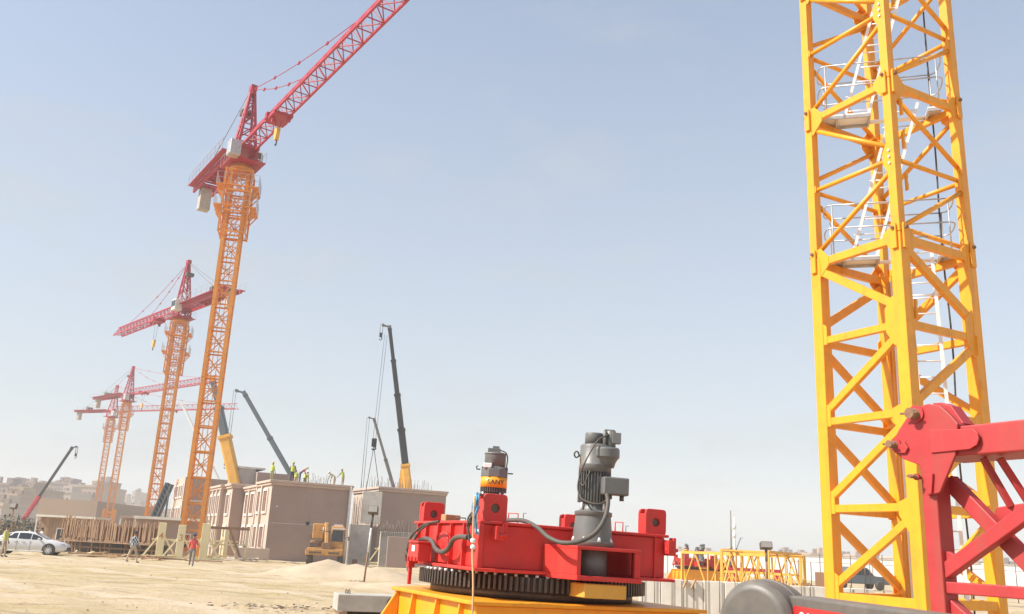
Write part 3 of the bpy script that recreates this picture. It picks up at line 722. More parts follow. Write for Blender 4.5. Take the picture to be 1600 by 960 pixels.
# ------------------------------------------------------------------ yellow tower mast at right
def tower_mast():
    t = thing('tower_mast', 'tall bright yellow lattice mast with ladders at right', 'crane mast', (6.97, 15.70, 0), R_(27.9))
    c = {'C': Vector((-1, -1, 0)), 'L': Vector((-1, 1, 0)), 'R': Vector((1, -1, 0)), 'B': Vector((1, 1, 0))}
    SEC = 2.94; J = [7.25 + SEC * i for i in range(4)]; Z_BASE = 0.62; TOP = J[3]
    inn = {'C': (1, 1), 'L': (1, -1), 'R': (-1, 1), 'B': (-1, -1)}
    def leg(k, z0, z1, s):
        """outer edge of the leg is the mast corner; angle-steel box"""
        x, y = inn[k]; p = c[k]
        b = MB(); b.b2((min(p.x, p.x + x * s), min(p.y, p.y + y * s), z0), (max(p.x, p.x + x * s), max(p.y, p.y + y * s), z1))
        return b.build('leg', M['yellow'], t, .008, 2)
    for k in 'LCRB':
        leg(k, Z_BASE, J[0] - .01, .22)
        for i in range(3): leg(k, J[i] + .01, J[i + 1] - .01, .165)
    faces = [('L', 'C'), ('C', 'R'), ('R', 'B'), ('B', 'L')]
    def ft(a, b):  # unit vector along the face, inward normal
        d = (c[b] - c[a]).normalized(); return d, Vector((-d.y, d.x, 0))
    def strut(a, b, za, zb, kind, wd, inset, name):
        d, nrm = ft(a, b)
        # inward normal
        if nrm.dot(-(c[a] + c[b])) < 0: nrm = -nrm
        p = c[a] + d * inset + nrm * .07; q = c[b] - d * inset + nrm * .07
        p = Vector((p.x, p.y, za)); q = Vector((q.x, q.y, zb))
        mb = MB()
        if kind == 'tube': mb.tube([p, q], wd / 2, 12)
        else: mb.bar(p, q, .10, wd, (0, 0, 1) if abs(za - zb) < .1 else (0, 0, 1))
        return mb.build(name, M['yellow'], t, .006 if kind != 'tube' else 0)
    for a, b in faces:
        # three upper sections: round braces in a zigzag
        for i in range(3):
            z0, z1 = J[i], J[i + 1]
            strut(a, b, z1 - .08, z1 - .08, 'bar', .13, .10, 'joint_beam')
            strut(a, b, z0 + SEC * .47, z0 + SEC * .47, 'tube', .085, .12, 'cross_brace')
            strut(a, b, z1 - .27, z0 + SEC * .55, 'tube', .088, .12, 'diagonal_brace')
            strut(b, a, z0 + SEC * .40, z0 + .10, 'tube', .088, .12, 'diagonal_brace')
        # long reinforced bottom section: flat bars
        lv = [J[0] - .10, 5.64, 4.15, 2.63, 1.16]
        for k_, z in enumerate(lv): strut(a, b, z, z, 'bar', .15 if k_ in (0, 4) else .13, .15, 'cross_beam')
        strut(a, b, lv[0] - .16, lv[1] + .32, 'bar', .145, .18, 'diagonal_beam')
        for k_ in range(1, 4): strut(b, a, lv[k_] - .16, lv[k_ + 1] + .18, 'bar', .13, .18, 'diagonal_beam')
    # gusset plates
    for a, b in faces:
        d, nrm = ft(a, b)
        if nrm.dot(-(c[a] + c[b])) < 0: nrm = -nrm
        def gus(k, z, pts, sgn):
            o = c[k] + nrm * .012
            mb = MB(); mb.prism(pts, 0, .02, frame3(d * sgn, (0, 0, 1), nrm * 1.0, (o.x, o.y, z))); mb.build('gusset_plate', M['yellow'], t, .004)
        for i in range(4):
            gus(a, J[i], [(.02, -.42), (.20, -.42), (.42, -.20), (.42, -.04), (.25, .16), (.02, .16)], 1)
            gus(b, J[i], [(.02, -.30), (.22, -.30), (.36, -.06), (.36, .02), (.20, .14), (.02, .14)], -1)
            if i < 3: gus(b, J[i] + SEC * .48, [(.02, -.26), (.18, -.26), (.26, -.1), (.26, .12), (.18, .26), (.02, .26)], -1)
            if i < 3: gus(a, J[i] + SEC * .47, [(.02, -.12), (.20, -.06), (.20, .06), (.02, .12)], 1)
        for z in (5.64, 4.15, 2.63):
            gus(b, z, [(.02, -.38), (.24, -.38), (.40, -.12), (.40, .08), (.24, .14), (.02, .14)] if z < 5 else [(.02, -.36), (.26, -.36), (.42, -.1), (.42, .3), (.26, .5), (.02, .5)], -1)
            gus(a, z, [(.02, -.09), (.30, -.09), (.30, .24), (.24, .30), (.02, .30)], 1)
        gus(a, 1.16, [(.02, -.1), (.30, -.1), (.30, .35), (.22, .40), (.02, .40)], 1)
    # fish plates, pins
    plate = pin = None
    for k in 'LCRB':
        x, y = inn[k]
        for i in range(4):
            for ax in (0, 1):
                # plate lies proud of the outer face
                if ax == 0: pos = (c[k].x + x * .10, c[k].y - y * .028, J[i]); rz = 0
                else: pos = (c[k].x - x * .028, c[k].y + y * .10, J[i]); rz = R_(90)
                if plate is None:
                    mb = MB(); mb.prism([(-.055, -.30), (.055, -.30), (.055, .12), (.035, .16), (-.035, .16), (-.055, .12)], -.02, .02, frame3((1, 0, 0), (0, 0, 1), (0, 1, 0)))
                    plate = mb.build('fish_plate', M['yellow'], t, .006); plate.location = pos; plate.rotation_euler = (0, 0, rz)
                    mb = MB(); mb.tube([(0, -.055, .07), (0, .055, .07)], .032, 12); mb.tube([(0, -.065, .07), (0, .065, .07)], .018, 8)
                    pin = mb.build('pin', M['rust'], t); pin.location = pos; pin.rotation_euler = (0, 0, rz)
                else: inst(plate, t, pos, rz); inst(pin, t, pos, rz)
    # climbing cleats on the shaded side of the front and right legs, bolts
    cleat = None
    for k, zs in (('C', (5.9, 3.7, 1.9, 9.0, 9.65, 11.9, 12.6, 8.2)), ('R', (5.5, 4.7, 8.9, 11.7, 12.9))):
        for z in zs:
            x, y = inn[k]; pos = (c[k].x + (.255 if k == 'C' else -.19), c[k].y - .012, z)
            if cleat is None:
                mb = MB(); mb.prism([(-.02, -.17), (.025, -.15), (.03, -.05), (.01, .02), (.03, .09), (.025, .16), (-.02, .17)], -.025, .025, frame3((1, 0, 0), (0, 0, 1), (0, 1, 0)))
                cleat = mb.build('climbing_cleat', M['yellow'], t, .004); cleat.location = pos
            else: inst(cleat, t, pos)
    bolt = None
    for z in [J[i] + SEC * .48 + dz for i in range(3) for dz in (-.12, 0, .12)]:
        pos = (c['C'].x - .006, c['C'].y + .10, z)
        if bolt is None:
            mb = MB(); mb.lathe([(.022, 0), (.022, .02)], 6, frame3((0, 1, 0), (0, 0, 1), (-1, 0, 0))); bolt = mb.build('bolt', M['alu'], t); bolt.location = pos
        else: inst(bolt, t, pos)
    # platforms with rails along the L-R diagonal
    dg = Vector((1, -1, 0)).normalized(); ng = Vector((1, 1, 0)).normalized()
    for i in range(0, 3):
        z = J[i] + .02
        mb = MB()
        def slab(u0, u1, v0, v1):
            P = [dg * u + ng * v for u, v in ((u0, v0), (u1, v0), (u1, v1), (u0, v1))]
            mb.add([(p.x, p.y, z + e) for e in (0, .035) for p in P], [(3, 2, 1, 0), (4, 5, 6, 7), (0, 1, 5, 4), (1, 2, 6, 5), (2, 3, 7, 6), (3, 0, 4, 7)])
        slab(-1.10, -.18, .02, .50); slab(.84, 1.10, .02, .50); slab(-.18, .84, .38, .50)
        deck = mb.build('platform', M['alu'], t, .003)
        for v in (.04, .48):
            for ua, ub in ((-1.08, -.2), (.86, 1.08)):
                q = MB(); q.bar(dg * ua + ng * v + Vector((0, 0, z - .03)), dg * ub + ng * v + Vector((0, 0, z - .03)), .04, .05); q.build('deck_beam', M['steel'], deck)
        for u in (-.8, -.2, .86):
            q = MB(); q.bar(dg * u + ng * .03 + Vector((0, 0, z - .035)), dg * u + ng * .51 + Vector((0, 0, z - .035)), .04, .05); q.build('deck_beam', M['steel'], deck)
        q = MB()
        for v in (-.22, .52):
            for h in (.52, .98):
                q.tube([dg * -1.0 + ng * v + Vector((0, 0, z + h)), dg * 1.0 + ng * v + Vector((0, 0, z + h))], .014, 6)
            for u in (-1.0, 1.0):
                q.tube([dg * u + ng * v + Vector((0, 0, z)), dg * u + ng * v + Vector((0, 0, z + .98))], .014, 6)
        for s in (-1, 1):
            for h in (.52, .98):
                q.tube(smooth_path([dg * s * 1.0 + ng * -.22 + Vector((0, 0, z + h)), dg * s * 1.10 + ng * -.14 + Vector((0, 0, z + h)), dg * s * 1.13 + ng * .15 + Vector((0, 0, z + h)), dg * s * 1.10 + ng * .44 + Vector((0, 0, z + h)), dg * s * 1.0 + ng * .52 + Vector((0, 0, z + h))], 4), .014, 6)
        q.build('railing', M['steel'], deck)
    # ladders
    def ladder(p, q, wd=.44):
        p, q = Vector(p), Vector(q); side = dg
        mb = MB()
        for s in (-1, 1): mb.bar(p + side * s * wd / 2, q + side * s * wd / 2, .055, .045, ng)
        l = mb.build('ladder', M['alu'], t)
        n = int((q - p).length / .29); r0 = None
        for i in range(n):
            pos = p + (q - p) * ((i + .5) / n)
            if r0 is None:
                rb = MB(); rb.tube([-side * wd / 2, side * wd / 2], .014, 6); r0 = rb.build('rung', M['alu'], l); r0.location = pos
            else: inst(r0, l, pos)
        for i in (.15, .5, .85):
            pos = p + (q - p) * i; mb = MB(); mb.tube([pos - side * .3, pos + side * .3], .014, 6); mb.build('ladder_bracket', M['alu'], l)
    ladder(dg * .60 + ng * -.02 + Vector((0, 0, 1.0)), dg * .50 + ng * .16 + Vector((0, 0, J[0] + .25)))
    ladder(dg * -.42 + ng * .40 + Vector((0, 0, J[0] + .14)), dg * .46 + ng * .10 + Vector((0, 0, J[1] + .2)))
    ladder(dg * -.42 + ng * .40 + Vector((0, 0, J[1] + .14)), dg * .44 + ng * .10 + Vector((0, 0, J[2] + .2)))
    ladder(dg * .0 + ng * .40 + Vector((0, 0, J[2] + .14)), dg * .36 + ng * .10 + Vector((0, 0, J[3])))
    # power cable hanging inside, guide pipes by the rear leg
    Ml = Matrix.Rotation(R_(-27.9), 4, 'Z') @ Matrix.Translation((-6.97, -15.70, 0))
    p = Ml @ atY(1466, 300, 15.9)
    q = MB(); q.tube([(p.x + .02 * math.sin(z * 1.3), p.y + .015 * math.cos(z * 1.7), z) for z in [.7 + .45 * i for i in range(35)]], .017, 7); q.build('power_cable', M['black'], t)
    for dx, dy, m_, r_ in ((-.22, -.30, 'yellow', .030), (-.30, -.42, 'alu', .018), (-.20, -.42, 'yellow', .028)):
        q = MB(); q.tube([(1 + dx, 1 + dy, .7), (1 + dx, 1 + dy, J[0] - .2)], r_, 8); q.build('guide_pipe', M[m_], t)
    q = MB(); q.b2((-1.35, -1.35, .02), (1.35, 1.35, .60)); q.build('foundation_block', M['conc'], t, .02)
    return t
tower_mast()

# ------------------------------------------------------------------ red lattice section at the right edge
def red_frame():
    U = Vector((.46, -.89, 0)).normalized(); V = Vector((.89, .46, 0)).normalized()
    P0 = atY(1447, 860, 7.05)                      # foot edge of the post's lit face
    org = Vector((P0.x, P0.y, 0))
    t = thing('lattice_jib_section', 'faded red lattice jib section standing in front of the yellow mast', 'jib section', org)
    def uz(x, y, off=0.0):
        p = at_plane(x, y, org + V * off, V); d = p - org; return d.dot(U), p.z
    FR = lambda off: frame3(U, (0, 0, 1), V, V * off)   # local x along U, y up, z to the back
    def plate(pix, a, b, name, bev=.006, parent=None, m_='redold'):
        q = MB(); q.prism([uz(x, y, a) for x, y in pix], a, b, FR(0)); return q.build(name, M[m_], parent or t, bev, 2)
    # post
    u0, z0 = uz(1447, 780); u1, _ = uz(1470, 780)
    wd = max(.12, u1 - u0); zt = uz(1460, 740)[1]
    SW = .165
    q = MB(); q.add([], []); q.prism([(0, .25), (wd, .25), (wd, zt), (0, zt)], 0, SW, FR(0)); q.build('post', M['redold'], t, .012, 2)
    # top chord, running towards the camera at right
    ua, za0 = uz(1490, 713); _, za1 = uz(1490, 667); ub, _ = uz(1640, 700)
    q = MB(); q.prism([(ua - .25, za0), (2.6, za0), (2.6, za1), (ua - .25, za1)], .0, .46, FR(0)); q.build('chord', M['redold'], t, .012, 2)
    # head plates (outer one thick, second at the back of the chord)
    head = [(1494, 666), (1516, 752 - 60), (1482, 716), (1455, 772), (1446, 776), (1441, 746), (1434, 722), (1412, 718), (1396, 706), (1393, 693), (1404, 672), (1418, 650), (1432, 636), (1448, 630), (1470, 635), (1482, 648)]
    head = [(1496, 662), (1492, 712), (1468, 770), (1449, 775), (1441, 748), (1436, 727), (1412, 718), (1397, 707), (1393, 694), (1404, 672), (1420, 648), (1434, 636), (1450, 631), (1468, 634), (1482, 646)]
    plate(head, -.028, .0 - .001, 'head_plate'); plate(head, .222, .25, 'head_plate')
    q = MB(); hu, hz = uz(1474, 660); q.prism([uz(*p) for p in ((1440, 640), (1470, 636), (1500, 664), (1498, 706), (1460, 712), (1425, 702))], .0, .222, FR(0)); q.build('head_block', M['redold'], t, .01)
    sp = []
    for x, y in ((1454, 672), (1520, 670), (1527, 677), (1529, 686), (1526, 695), (1515, 702), (1454, 708)): sp.append((x, y))
    plate(sp, -.042, -.026, 'splice_plate', .004)
    plate([(1488, 664), (1506, 662), (1486, 634), (1470, 629), (1456, 630)], .05, .17, 'ear')
    # pins with washers and split pins
    for x, y, r_ in ((1436, 648, .042), (1404, 696, .030), (1437, 746, .016)):
        u, z = uz(x, y)
        q = MB(); q.tube([FR(0) @ Vector((u, z, -.12)), FR(0) @ Vector((u, z, .30))], r_, 16); pn = q.build('pin', M['rust'], t)
        q = MB(); q.tube([FR(0) @ Vector((u, z, -.045)), FR(0) @ Vector((u, z, -.026))], r_ * 1.65, 20); q.build('washer', M['redold'], pn)
        q = MB(); q.tube([FR(0) @ Vector((u - r_ * 2.2, z + .005, -.10)), FR(0) @ Vector((u + r_ * 1.6, z - .004, -.10))], .009, 6); q.build('split_pin', M['rust'], pn)
    plate([(1399, 700), (1412, 690), (1418, 700), (1414, 708), (1402, 708)], -.05, -.028, 'stop_plate', .003)
    plate([(1444, 742), (1457, 740), (1455, 772), (1449, 772)], -.05, -.028, 'stop_plate', .003)
    # bracing in the lit plane
    def beam(a, b, wd_, off, name='brace', th=.09):
        p = uz(*a, off); r_ = uz(*b, off); P = FR(off) @ Vector((p[0], p[1], 0)); Q = FR(off) @ Vector((r_[0], r_[1], 0))
        Q = Q + (Q - P) * .6
        q = MB(); q.bar(P, Q, th, wd_, (0, 0, 1)); return q.build(name, M['redold'], t, .008, 2)
    beam((1476, 896), (1600, 806), .105, .07)
    beam((1484, 752), (1600, 872), .115, .20)
    beam((1478, 918), (1600, 927), .085, .07)
    beam((1484, 942), (1560, 1010), .085, .10)
    plate([(1476, 862), (1482, 862), (1506, 878), (1480, 900), (1476, 896)], .05, .09, 'gusset_plate', .004)
    # cross struts towards the far chord
    def cross(a, b, offa, offb, wd_, name='lacing'):
        p = uz(*a); r_ = uz(*b)
        q = MB(); q.bar(FR(0) @ Vector((p[0], p[1], offa)), FR(0) @ Vector((r_[0], r_[1], offb)), wd_, wd_); q.build(name, M['redold'], t, .004)
    cz = za0 - .01
    def cl(u, z, off): return FR(0) @ Vector((u, z, off))
    q = MB(); q.prism([(-.2, .30), (2.6, .30), (2.6, .48), (-.2, .48)], 0, .2, FR(0)); q.build('chord', M['redold'], t, .012, 2)
    for zz, hh in ((za0 + .0, .2), (.30, .18)):
        q = MB(); q.prism([(.1, zz), (2.6, zz), (2.6, zz + hh), (.1, zz + hh)], 1.25, 1.43, FR(0)); q.build('chord', M['redold'], t, .012, 2)
    for k_ in range(5):
        u = .35 + .5 * k_
        q = MB(); q.bar(cl(u, za0 + .08, .2), cl(u + .42, za0 + .08, 1.26), .06, .06); q.build('lacing', M['redold'], t, .004)
    for u in (.55, 1.5, 2.4):
        q = MB(); q.bar(cl(u, .45, 1.33), cl(u - .45, za0 + .05, 1.33), .07, .07); q.build('brace', M['redold'], t, .004)
    for a_, b_ in (((1536, 716), (1580, 792)), ((1562, 716), (1606, 784))):
        pa = uz(*a_, .16); pb = uz(*b_, .30)
        q = MB(); q.bar(cl(pa[0], pa[1], .16), cl(pb[0], pb[1], .30), .045, .045); q.build('lacing', M['redold'], t, .004)
    plate([(1553, 800), (1556, 793), (1640, 780), (1640, 822), (1560, 818), (1554, 814)], .30, .36, 'tie_plate', .008)
    # timber bearers underneath
    for u in (.1, 1.9):
        q = MB(); q.bar(cl(u, .145, -.2), cl(u, .145, 1.6), .22, .30); q.build('timber_bearer', M['wood2'], t, .01)
    return t
red_frame()

# ------------------------------------------------------------------ grey winch with beam, lower right
def winch():
    Z = 1.285; X0, Y0 = 1.62, 5.95
    t = thing('winch', 'grey winch motor and beam with red label at the bottom right', 'winch', (X0, Y0, 0))
    ax = Vector((.72, .69, 0)).normalized()
    side = Vector((-ax.y, ax.x, 0))
    F = lambda off: frame3(side, (0, 0, 1), ax, Vector((0, 0, Z)) + ax * off)
    b = MB(); b.lathe([(.20, -.02), (.235, -.012), (.243, .0), (.243, .0), (.250, .005), (.262, .03), (.262, .03), (.262, .17), (.262, .17), (.245, .19), (.245, .19), (.25, .30), (.25, .30), (.17, .33)], 48, F(0))
    d = b.build('motor_housing', M['mgrey2'], t)
    b = MB(); b.lathe([(.265, .155), (.272, .16), (.272, .175), (.265, .18)], 48, F(0)); b.build('rim', M['mgrey2'], d)
    b = MB(); b.lathe([(.165, .32), (.175, .34), (.175, .56), (.175, .56), (.15, .58)], 36, F(0)); b.build('gearbox', M['mgrey2'], d)
    # box beam running towards the camera
    A = atY(1226, 930, 5.95) - Vector((X0, Y0, 0)); Bp = atY(1440, 959, 4.30) - Vector((X0, Y0, 0))
    dr = Vector((Bp.x - A.x, Bp.y - A.y, 0)).normalized(); zz = A.z
    nr = Vector((-dr.y, dr.x, 0));  nr = nr if nr.x > 0 else -nr
    p, q_ = Vector((A.x, A.y, 0)), Vector((A.x, A.y, 0)) + dr * 2.6
    b = MB()
    P = [p, q_, q_ + nr * .22, p + nr * .22]
    b.add([(k.x, k.y, zz - .30) for k in P] + [(k.x, k.y, zz) for k in P], [(3, 2, 1, 0), (4, 5, 6, 7), (0, 1, 5, 4), (1, 2, 6, 5), (2, 3, 7, 6), (3, 0, 4, 7)])
    bm_ = b.build('beam', M['mgrey2'], t, .012, 2)
    # red label with white lettering
    L0 = p + dr * .10; q = MB()
    fr = frame3(dr, (0, 0, 1), -nr, Vector((L0.x, L0.y, zz - .10)) - nr * .002)
    q.prism([(0.0, -.15), (1.1, -.15), (1.1, .045), (.05, .045)], 0, .003, fr); lb = q.build('label_plate', M['label'], bm_)
    text_mesh('SANY', .15, 'lettering', M['white'], bm_, fr @ Matrix.Translation((.36, -.045, .005)), depth=.0012, font_w=1.2)
    # stand under the winch
    for k in (.1, 1.9):
        o = p + dr * k + nr * .11; q = MB(); q.b2((o.x - .10, o.y - .10, .0), (o.x + .10, o.y + .10, zz - .30)); q.b2((o.x - .3, o.y - .25, -.04), (o.x + .3, o.y + .25, .05)); q.build('stand', M['mgrey2'], t, .01)
    o = F(.2) @ Vector((0, 0, 0)); q = MB(); q.b2((o.x - .13, o.y - .13, 0), (o.x + .13, o.y + .13, Z - .22)); q.build('stand', M['mgrey2'], t, .01)
winch()

# ------------------------------------------------------------------ precast beam on the sand, lamp post
def precast_beam():
    a = atZ(526, 956, 0.02); t = thing('precast_beam', 'pale precast concrete beam lying on the sand beside the yellow base', 'concrete beam', (a.x, a.y, 0), R_(17))
    L, D, H = 3.6, .95, .40
    b = MB(); b.b2((0, 0, .03), (L, D, .03 + H)); o = b.build('beam', M['conc'], t, .02, 2)
    b = MB(); b.prism([(-.13, -.16), (.13, -.16), (.06, .12), (.03, .17), (-.03, .17), (-.06, .12)], 0, .03, frame3((1, 0, 0), (0, 0, 1), (0, -1, 0), (1.30, -.001, .20))); b.build('lifting_plate', M['dsteel'], t)
    b = MB(); b.b2((.05, -.05, -.05), (.25, D + .05, .03)); b.build('timber_packer', M['wood2'], t)
    b = MB(); b.b2((1.1, -.05, -.05), (1.5, D + .05, .03)); b.build('timber_packer', M['wood2'], t)
    for x in (.05, .12): 
        b = MB(); b.tube(smooth_path([(x + .2, D * .3, H + .02), (x + .2, D * .3, H + .1), (x + .2, D * .5, H + .13), (x + .2, D * .6, H + .02)], 4), .012, 6); b.build('lifting_loop', M['dsteel'], t)
    b = MB(); b.box((2.35, .2, H + .06), (.3, .2, .06)); b.build('packing_block', M['wood2'], t)
precast_beam()

def lamp_post(name, base, top, label, head=(.5, .3, .34), stripe=True, m_='black', rz=0.0):
    t = thing(name, label, 'lamp post', (base.x, base.y, base.z))
    d = top - base
    b = MB(); b.tube([(0, 0, -.1), d * .45], .04, 8); b.build('pole', M['rust'] if stripe else M[m_], t)
    b = MB(); b.tube([d * .45, d * .8], .038, 8); b.build('pole', M['white'] if stripe else M[m_], t)
    b = MB(); b.tube([d * .8, d], .05, 8); b.build('pole', M[m_], t)
    Mz = Matrix.Rotation(rz, 3, 'Z') @ Matrix.Rotation(R_(-18), 3, 'X')
    b = MB(); b.box(d + Vector((0, 0, head[2] * .45)), head, Mz); h = b.build('lamp_head', M['dsteel'], t, .02)
    b = MB(); b.box(d + Vector((0, 0, head[2] * .45)) + Mz @ Vector((0, -head[1] / 2 - .012, 0)), (head[0] * .86, .02, head[2] * .8), Mz); b.build('lens', M['lens'], h)
    b = MB(); b.bar(d + Vector((-head[0] * .55, 0, .02)), d + Vector((head[0] * .55, 0, .02)), .05, .05); b.build('yoke', M['dsteel'], h)
    return t
b0 = atZ(568, 914, 0); lamp_post('lamp_post', b0, atY(583, 803, b0.y), 'leaning lamp post with rusty and white pole in front of the sand mound', (.42, .3, .32))
# ------------------------------------------------------------------ tower cranes
def mast_section_mesh(h, w_, leg, br, mname='orange'):
    b = MB(); r = w_ / 2
    for sx in (-1, 1):
        for sy in (-1, 1): b.box((sx * (r - leg / 2), sy * (r - leg / 2), h / 2), (leg, leg, h - .02))
    cs = [(-r + leg / 2, -r + leg / 2), (r - leg / 2, -r + leg / 2), (r - leg / 2, r - leg / 2), (-r + leg / 2, r - leg / 2)]
    for i in range(4):
        a, c = cs[i], cs[(i + 1) % 4]
        b.bar((*a, .12), (*c, .12), br * 1.5, br * 1.9)
        b.bar((*a, .25), (*c, h - .12), br, br); b.bar((*c, .25), (*a, h - .12), br, br)
        b.bar((*a, h * .55), (*c, h * .55), br * .8, br * .8)
    # ladder inside
    b.bar((r * .2, -.1, 0), (r * .2, -.1, h), .05); b.bar((-r * .25, -.1, 0), (-r * .25, -.1, h), .05)
    return b
def lattice_jib(b, L0, L1, w_, h, n, ch, br):
    """triangular jib from x=L0 to L1, bottom at z=0"""
    for y in (-w_ / 2, w_ / 2): b.bar((L0, y, 0), (L1, y, 0), ch, ch * 1.2)
    b.bar((L0, 0, h), (L1, 0, h), ch, ch)
    for i in range(n):
        x0 = L0 + (L1 - L0) * i / n; x1 = L0 + (L1 - L0) * (i + 1) / n; xm = (x0 + x1) / 2
        for y in (-w_ / 2, w_ / 2):
            b.bar((x0, y, 0), (xm, 0, h), br); b.bar((xm, 0, h), (x1, y, 0), br)
        b.bar((x0, -w_ / 2, 0), (x0, w_ / 2, 0), br)
        if i % 2: b.bar((x0, -w_ / 2, 0), (x1, w_ / 2, 0), br)
        else: b.bar((x0, w_ / 2, 0), (x1, -w_ / 2, 0), br)
SECS = {}
def tower_crane(label, base, Hj, zt, zc, plats, az, jl, cl, apex, mrot, ties, trolley, hook_drop, leg=.27, red='redfar', org='orange', cab_side=1, bm=1.0, mw=1.6):
    t = thing('tower_crane', label, 'tower crane', (base[0], base[1], 0), 0, 'tower cranes over the building site')
    a = R_(az); mr = R_(mrot)
    def put(o, ang): o.rotation_euler = (0, 0, ang); return o
    n = max(1, round(zt / 1.95)); h = zt / n
    o0 = None
    for i in range(n):
        if o0 is None: o0 = put(mast_section_mesh(h, mw, leg, .055 * bm).build('mast_section', M[org], t), mr)
        else: inst(o0, t, (0, 0, i * h), mr)
    # climbing cage with platforms
    b = MB(); r = mw / 2 + .26; r1 = r + .1; r2 = r + .62
    for sx in (-1, 1):
        for sy in (-1, 1): b.box((sx * r, sy * r, (zc + zt) / 2), (.14, .14, zt - zc))
    k = max(2, round((zt - zc) / 1.6)); cs = [(-r, -r), (r, -r), (r, r), (-r, r)]
    for i in range(k + 1):
        z = zc + .1 + (zt - zc - .2) * i / k
        for j in range(4):
            p, q = cs[j], cs[(j + 1) % 4]; b.bar((*p, z), (*q, z), .09, .13)
            if i < k: b.bar((*p, z), (*q, z + (zt - zc - .2) / k), .06, .06)
    put(b.build('climbing_cage', M[org], t), mr)
    for z in plats:
        b = MB()
        for s in (-1, 1):
            b.b2((-r2, min(s * r1, s * (r1 + .22)), z), (r2, max(s * r1, s * (r1 + .22)), z + .05)); b.b2((min(s * r1, s * r2), -r1, z), (max(s * r1, s * r2), r1, z + .05))
            for q in (-1, 0, 1): b.bar((s * r, q * .9, z - .9), (s * r2, q * .9, z - .04), .08, .08)
        pf = put(b.build('platform', M[org], t), mr)
        b = MB()
        for hh in (.55, 1.05):
            for s in (-1, 1): b.bar((-r2, s * (r1 + .2), z + hh), (r2, s * (r1 + .2), z + hh), .022); b.bar((s * r2, -r1, z + hh), (s * r2, r1, z + hh), .022)
        for q in range(-3, 4):
            for s in (-1, 1): b.bar((q * r2 / 3, s * (r1 + .2), z + .05), (q * r2 / 3, s * (r1 + .2), z + 1.06), .022); b.bar((s * r2, q * r1 / 3, z + .05), (s * r2, q * r1 / 3, z + 1.06), .022)
        b.build('railing', M['steel'], pf)
    # slewing gear and turret
    b = MB(); b.lathe([(1.0, zt), (1.0, zt + .3), (1.0, zt + .3), (.9, zt + .35), (.9, zt + .6)], 20); b.build('slewing_ring', M[org], t)
    b = MB(); z0 = zt + .6; b.box((0, 0, z0 + .15), (2.2, 2.2, .3)); b.box((.2, 0, z0 + .05), (3.4, 2.8, .07))
    for sx in (-1, 1):
        for sy in (-1, 1): b.bar((sx * .95, sy * .85, z0), (sx * .9, sy * .8, Hj + .2), .2)
    for sy in (-1, 1):
        b.bar((-.95, sy * .85, z0 + .3), (.9, sy * .8, Hj), .12); b.bar((.95, sy * .85, z0 + .3), (-.9, sy * .8, Hj), .12)
    b.b2((-1.2, -.95, Hj - .15), (1.2, .95, Hj + .15))
    put(b.build('turret', M[red], t), a)
    b = MB()
    for s in (-1, 1): b.bar((-1.5, s * 1.38, z0 + 1.0), (1.9, s * 1.38, z0 + 1.0), .025); [b.bar((x, s * 1.38, z0), (x, s * 1.38, z0 + 1.0), .025) for x in (-1.5, -.6, .2, 1.0, 1.9)]
    put(b.build('railing', M['steel'], t), a)
    # tower head
    b = MB(); zb = Hj; 
    for sy in (-1, 1):
        b.bar((.75, sy * .75, zb), (.35, sy * .12, apex), .19); b.bar((-.85, sy * .75, zb), (.1, sy * .12, apex), .17)
    m_ = 5
    for i in range(m_):
        f0, f1 = i / m_, (i + 1) / m_
        P = lambda f, sx, sy: (((.75 + (.35 - .75) * f) if sx > 0 else (-.85 + .95 * f)), sy * (.75 + (.12 - .75) * f), zb + (apex - zb) * f)
        for sy in (-1, 1): b.bar(P(f0, 1, sy), P(f1, -1, sy), .09); b.bar(P(f0, -1, sy), P(f0, 1, sy), .09)
        for sx in (-1, 1): b.bar(P(f0, sx, -1), P(f1, sx, 1), .09); b.bar(P(f0, sx, -1), P(f0, sx, 1), .08)
    b.box((.22, 0, apex + .1), (.75, .5, .5)); b.box((.55, 0, apex - .3), (.3, .35, .5))
    hd = put(b.build('tower_head', M[red], t), a)
    b = MB(); b.box((-.75, 0, apex - 1.9), (.7, 1.0, .45)); b.bar((-.4, 0, apex - 1.9), (.2, 0, apex - 1.9), .1); b.build('floodlight', M['dsteel'], hd)
    # jib
    nseg = max(2, round(jl / 9.0)); sl = (jl - 1.0) / nseg; js = None
    for i in range(nseg):
        if js is None:
            b = MB(); lattice_jib(b, 0, sl, 1.25, 1.25, 6, .14, .055 * bm); js = b.build('jib_section', M[red], t); js.location = (math.cos(a) * 1.0, math.sin(a) * 1.0, Hj - .15); js.rotation_euler = (0, 0, a)
        else:
            x = 1.0 + i * sl; inst(js, t, (math.cos(a) * x, math.sin(a) * x, Hj - .15), a)
    # counter jib with ballast and winch
    b = MB()
    for y in (-.85, .85): b.bar((-1.0, y, Hj - .05), (-cl, y, Hj - .05), .22, .45)
    nx = int(cl / .75)
    for i in range(nx): x = -1.2 - (cl - 1.4) * i / nx; b.bar((x, -.85, Hj), (x, .85, Hj), .10, .14)
    for i in range(0, nx, 2): x = -1.2 - (cl - 1.4) * i / nx; b.bar((x, -.85, Hj - .1), (x - 1.5, .85, Hj - .1), .08)
    b.b2((-cl + .2, -1.5, Hj + .17), (-1.2, -.98, Hj + .23)); b.b2((-cl + .2, .98, Hj + .17), (-1.2, 1.5, Hj + .23))
    b.b2((-cl * .75, -.7, Hj + .05), (-cl * .35, .7, Hj + .10))
    cj = put(b.build('counter_jib', M[red], t), a)
    b = MB()
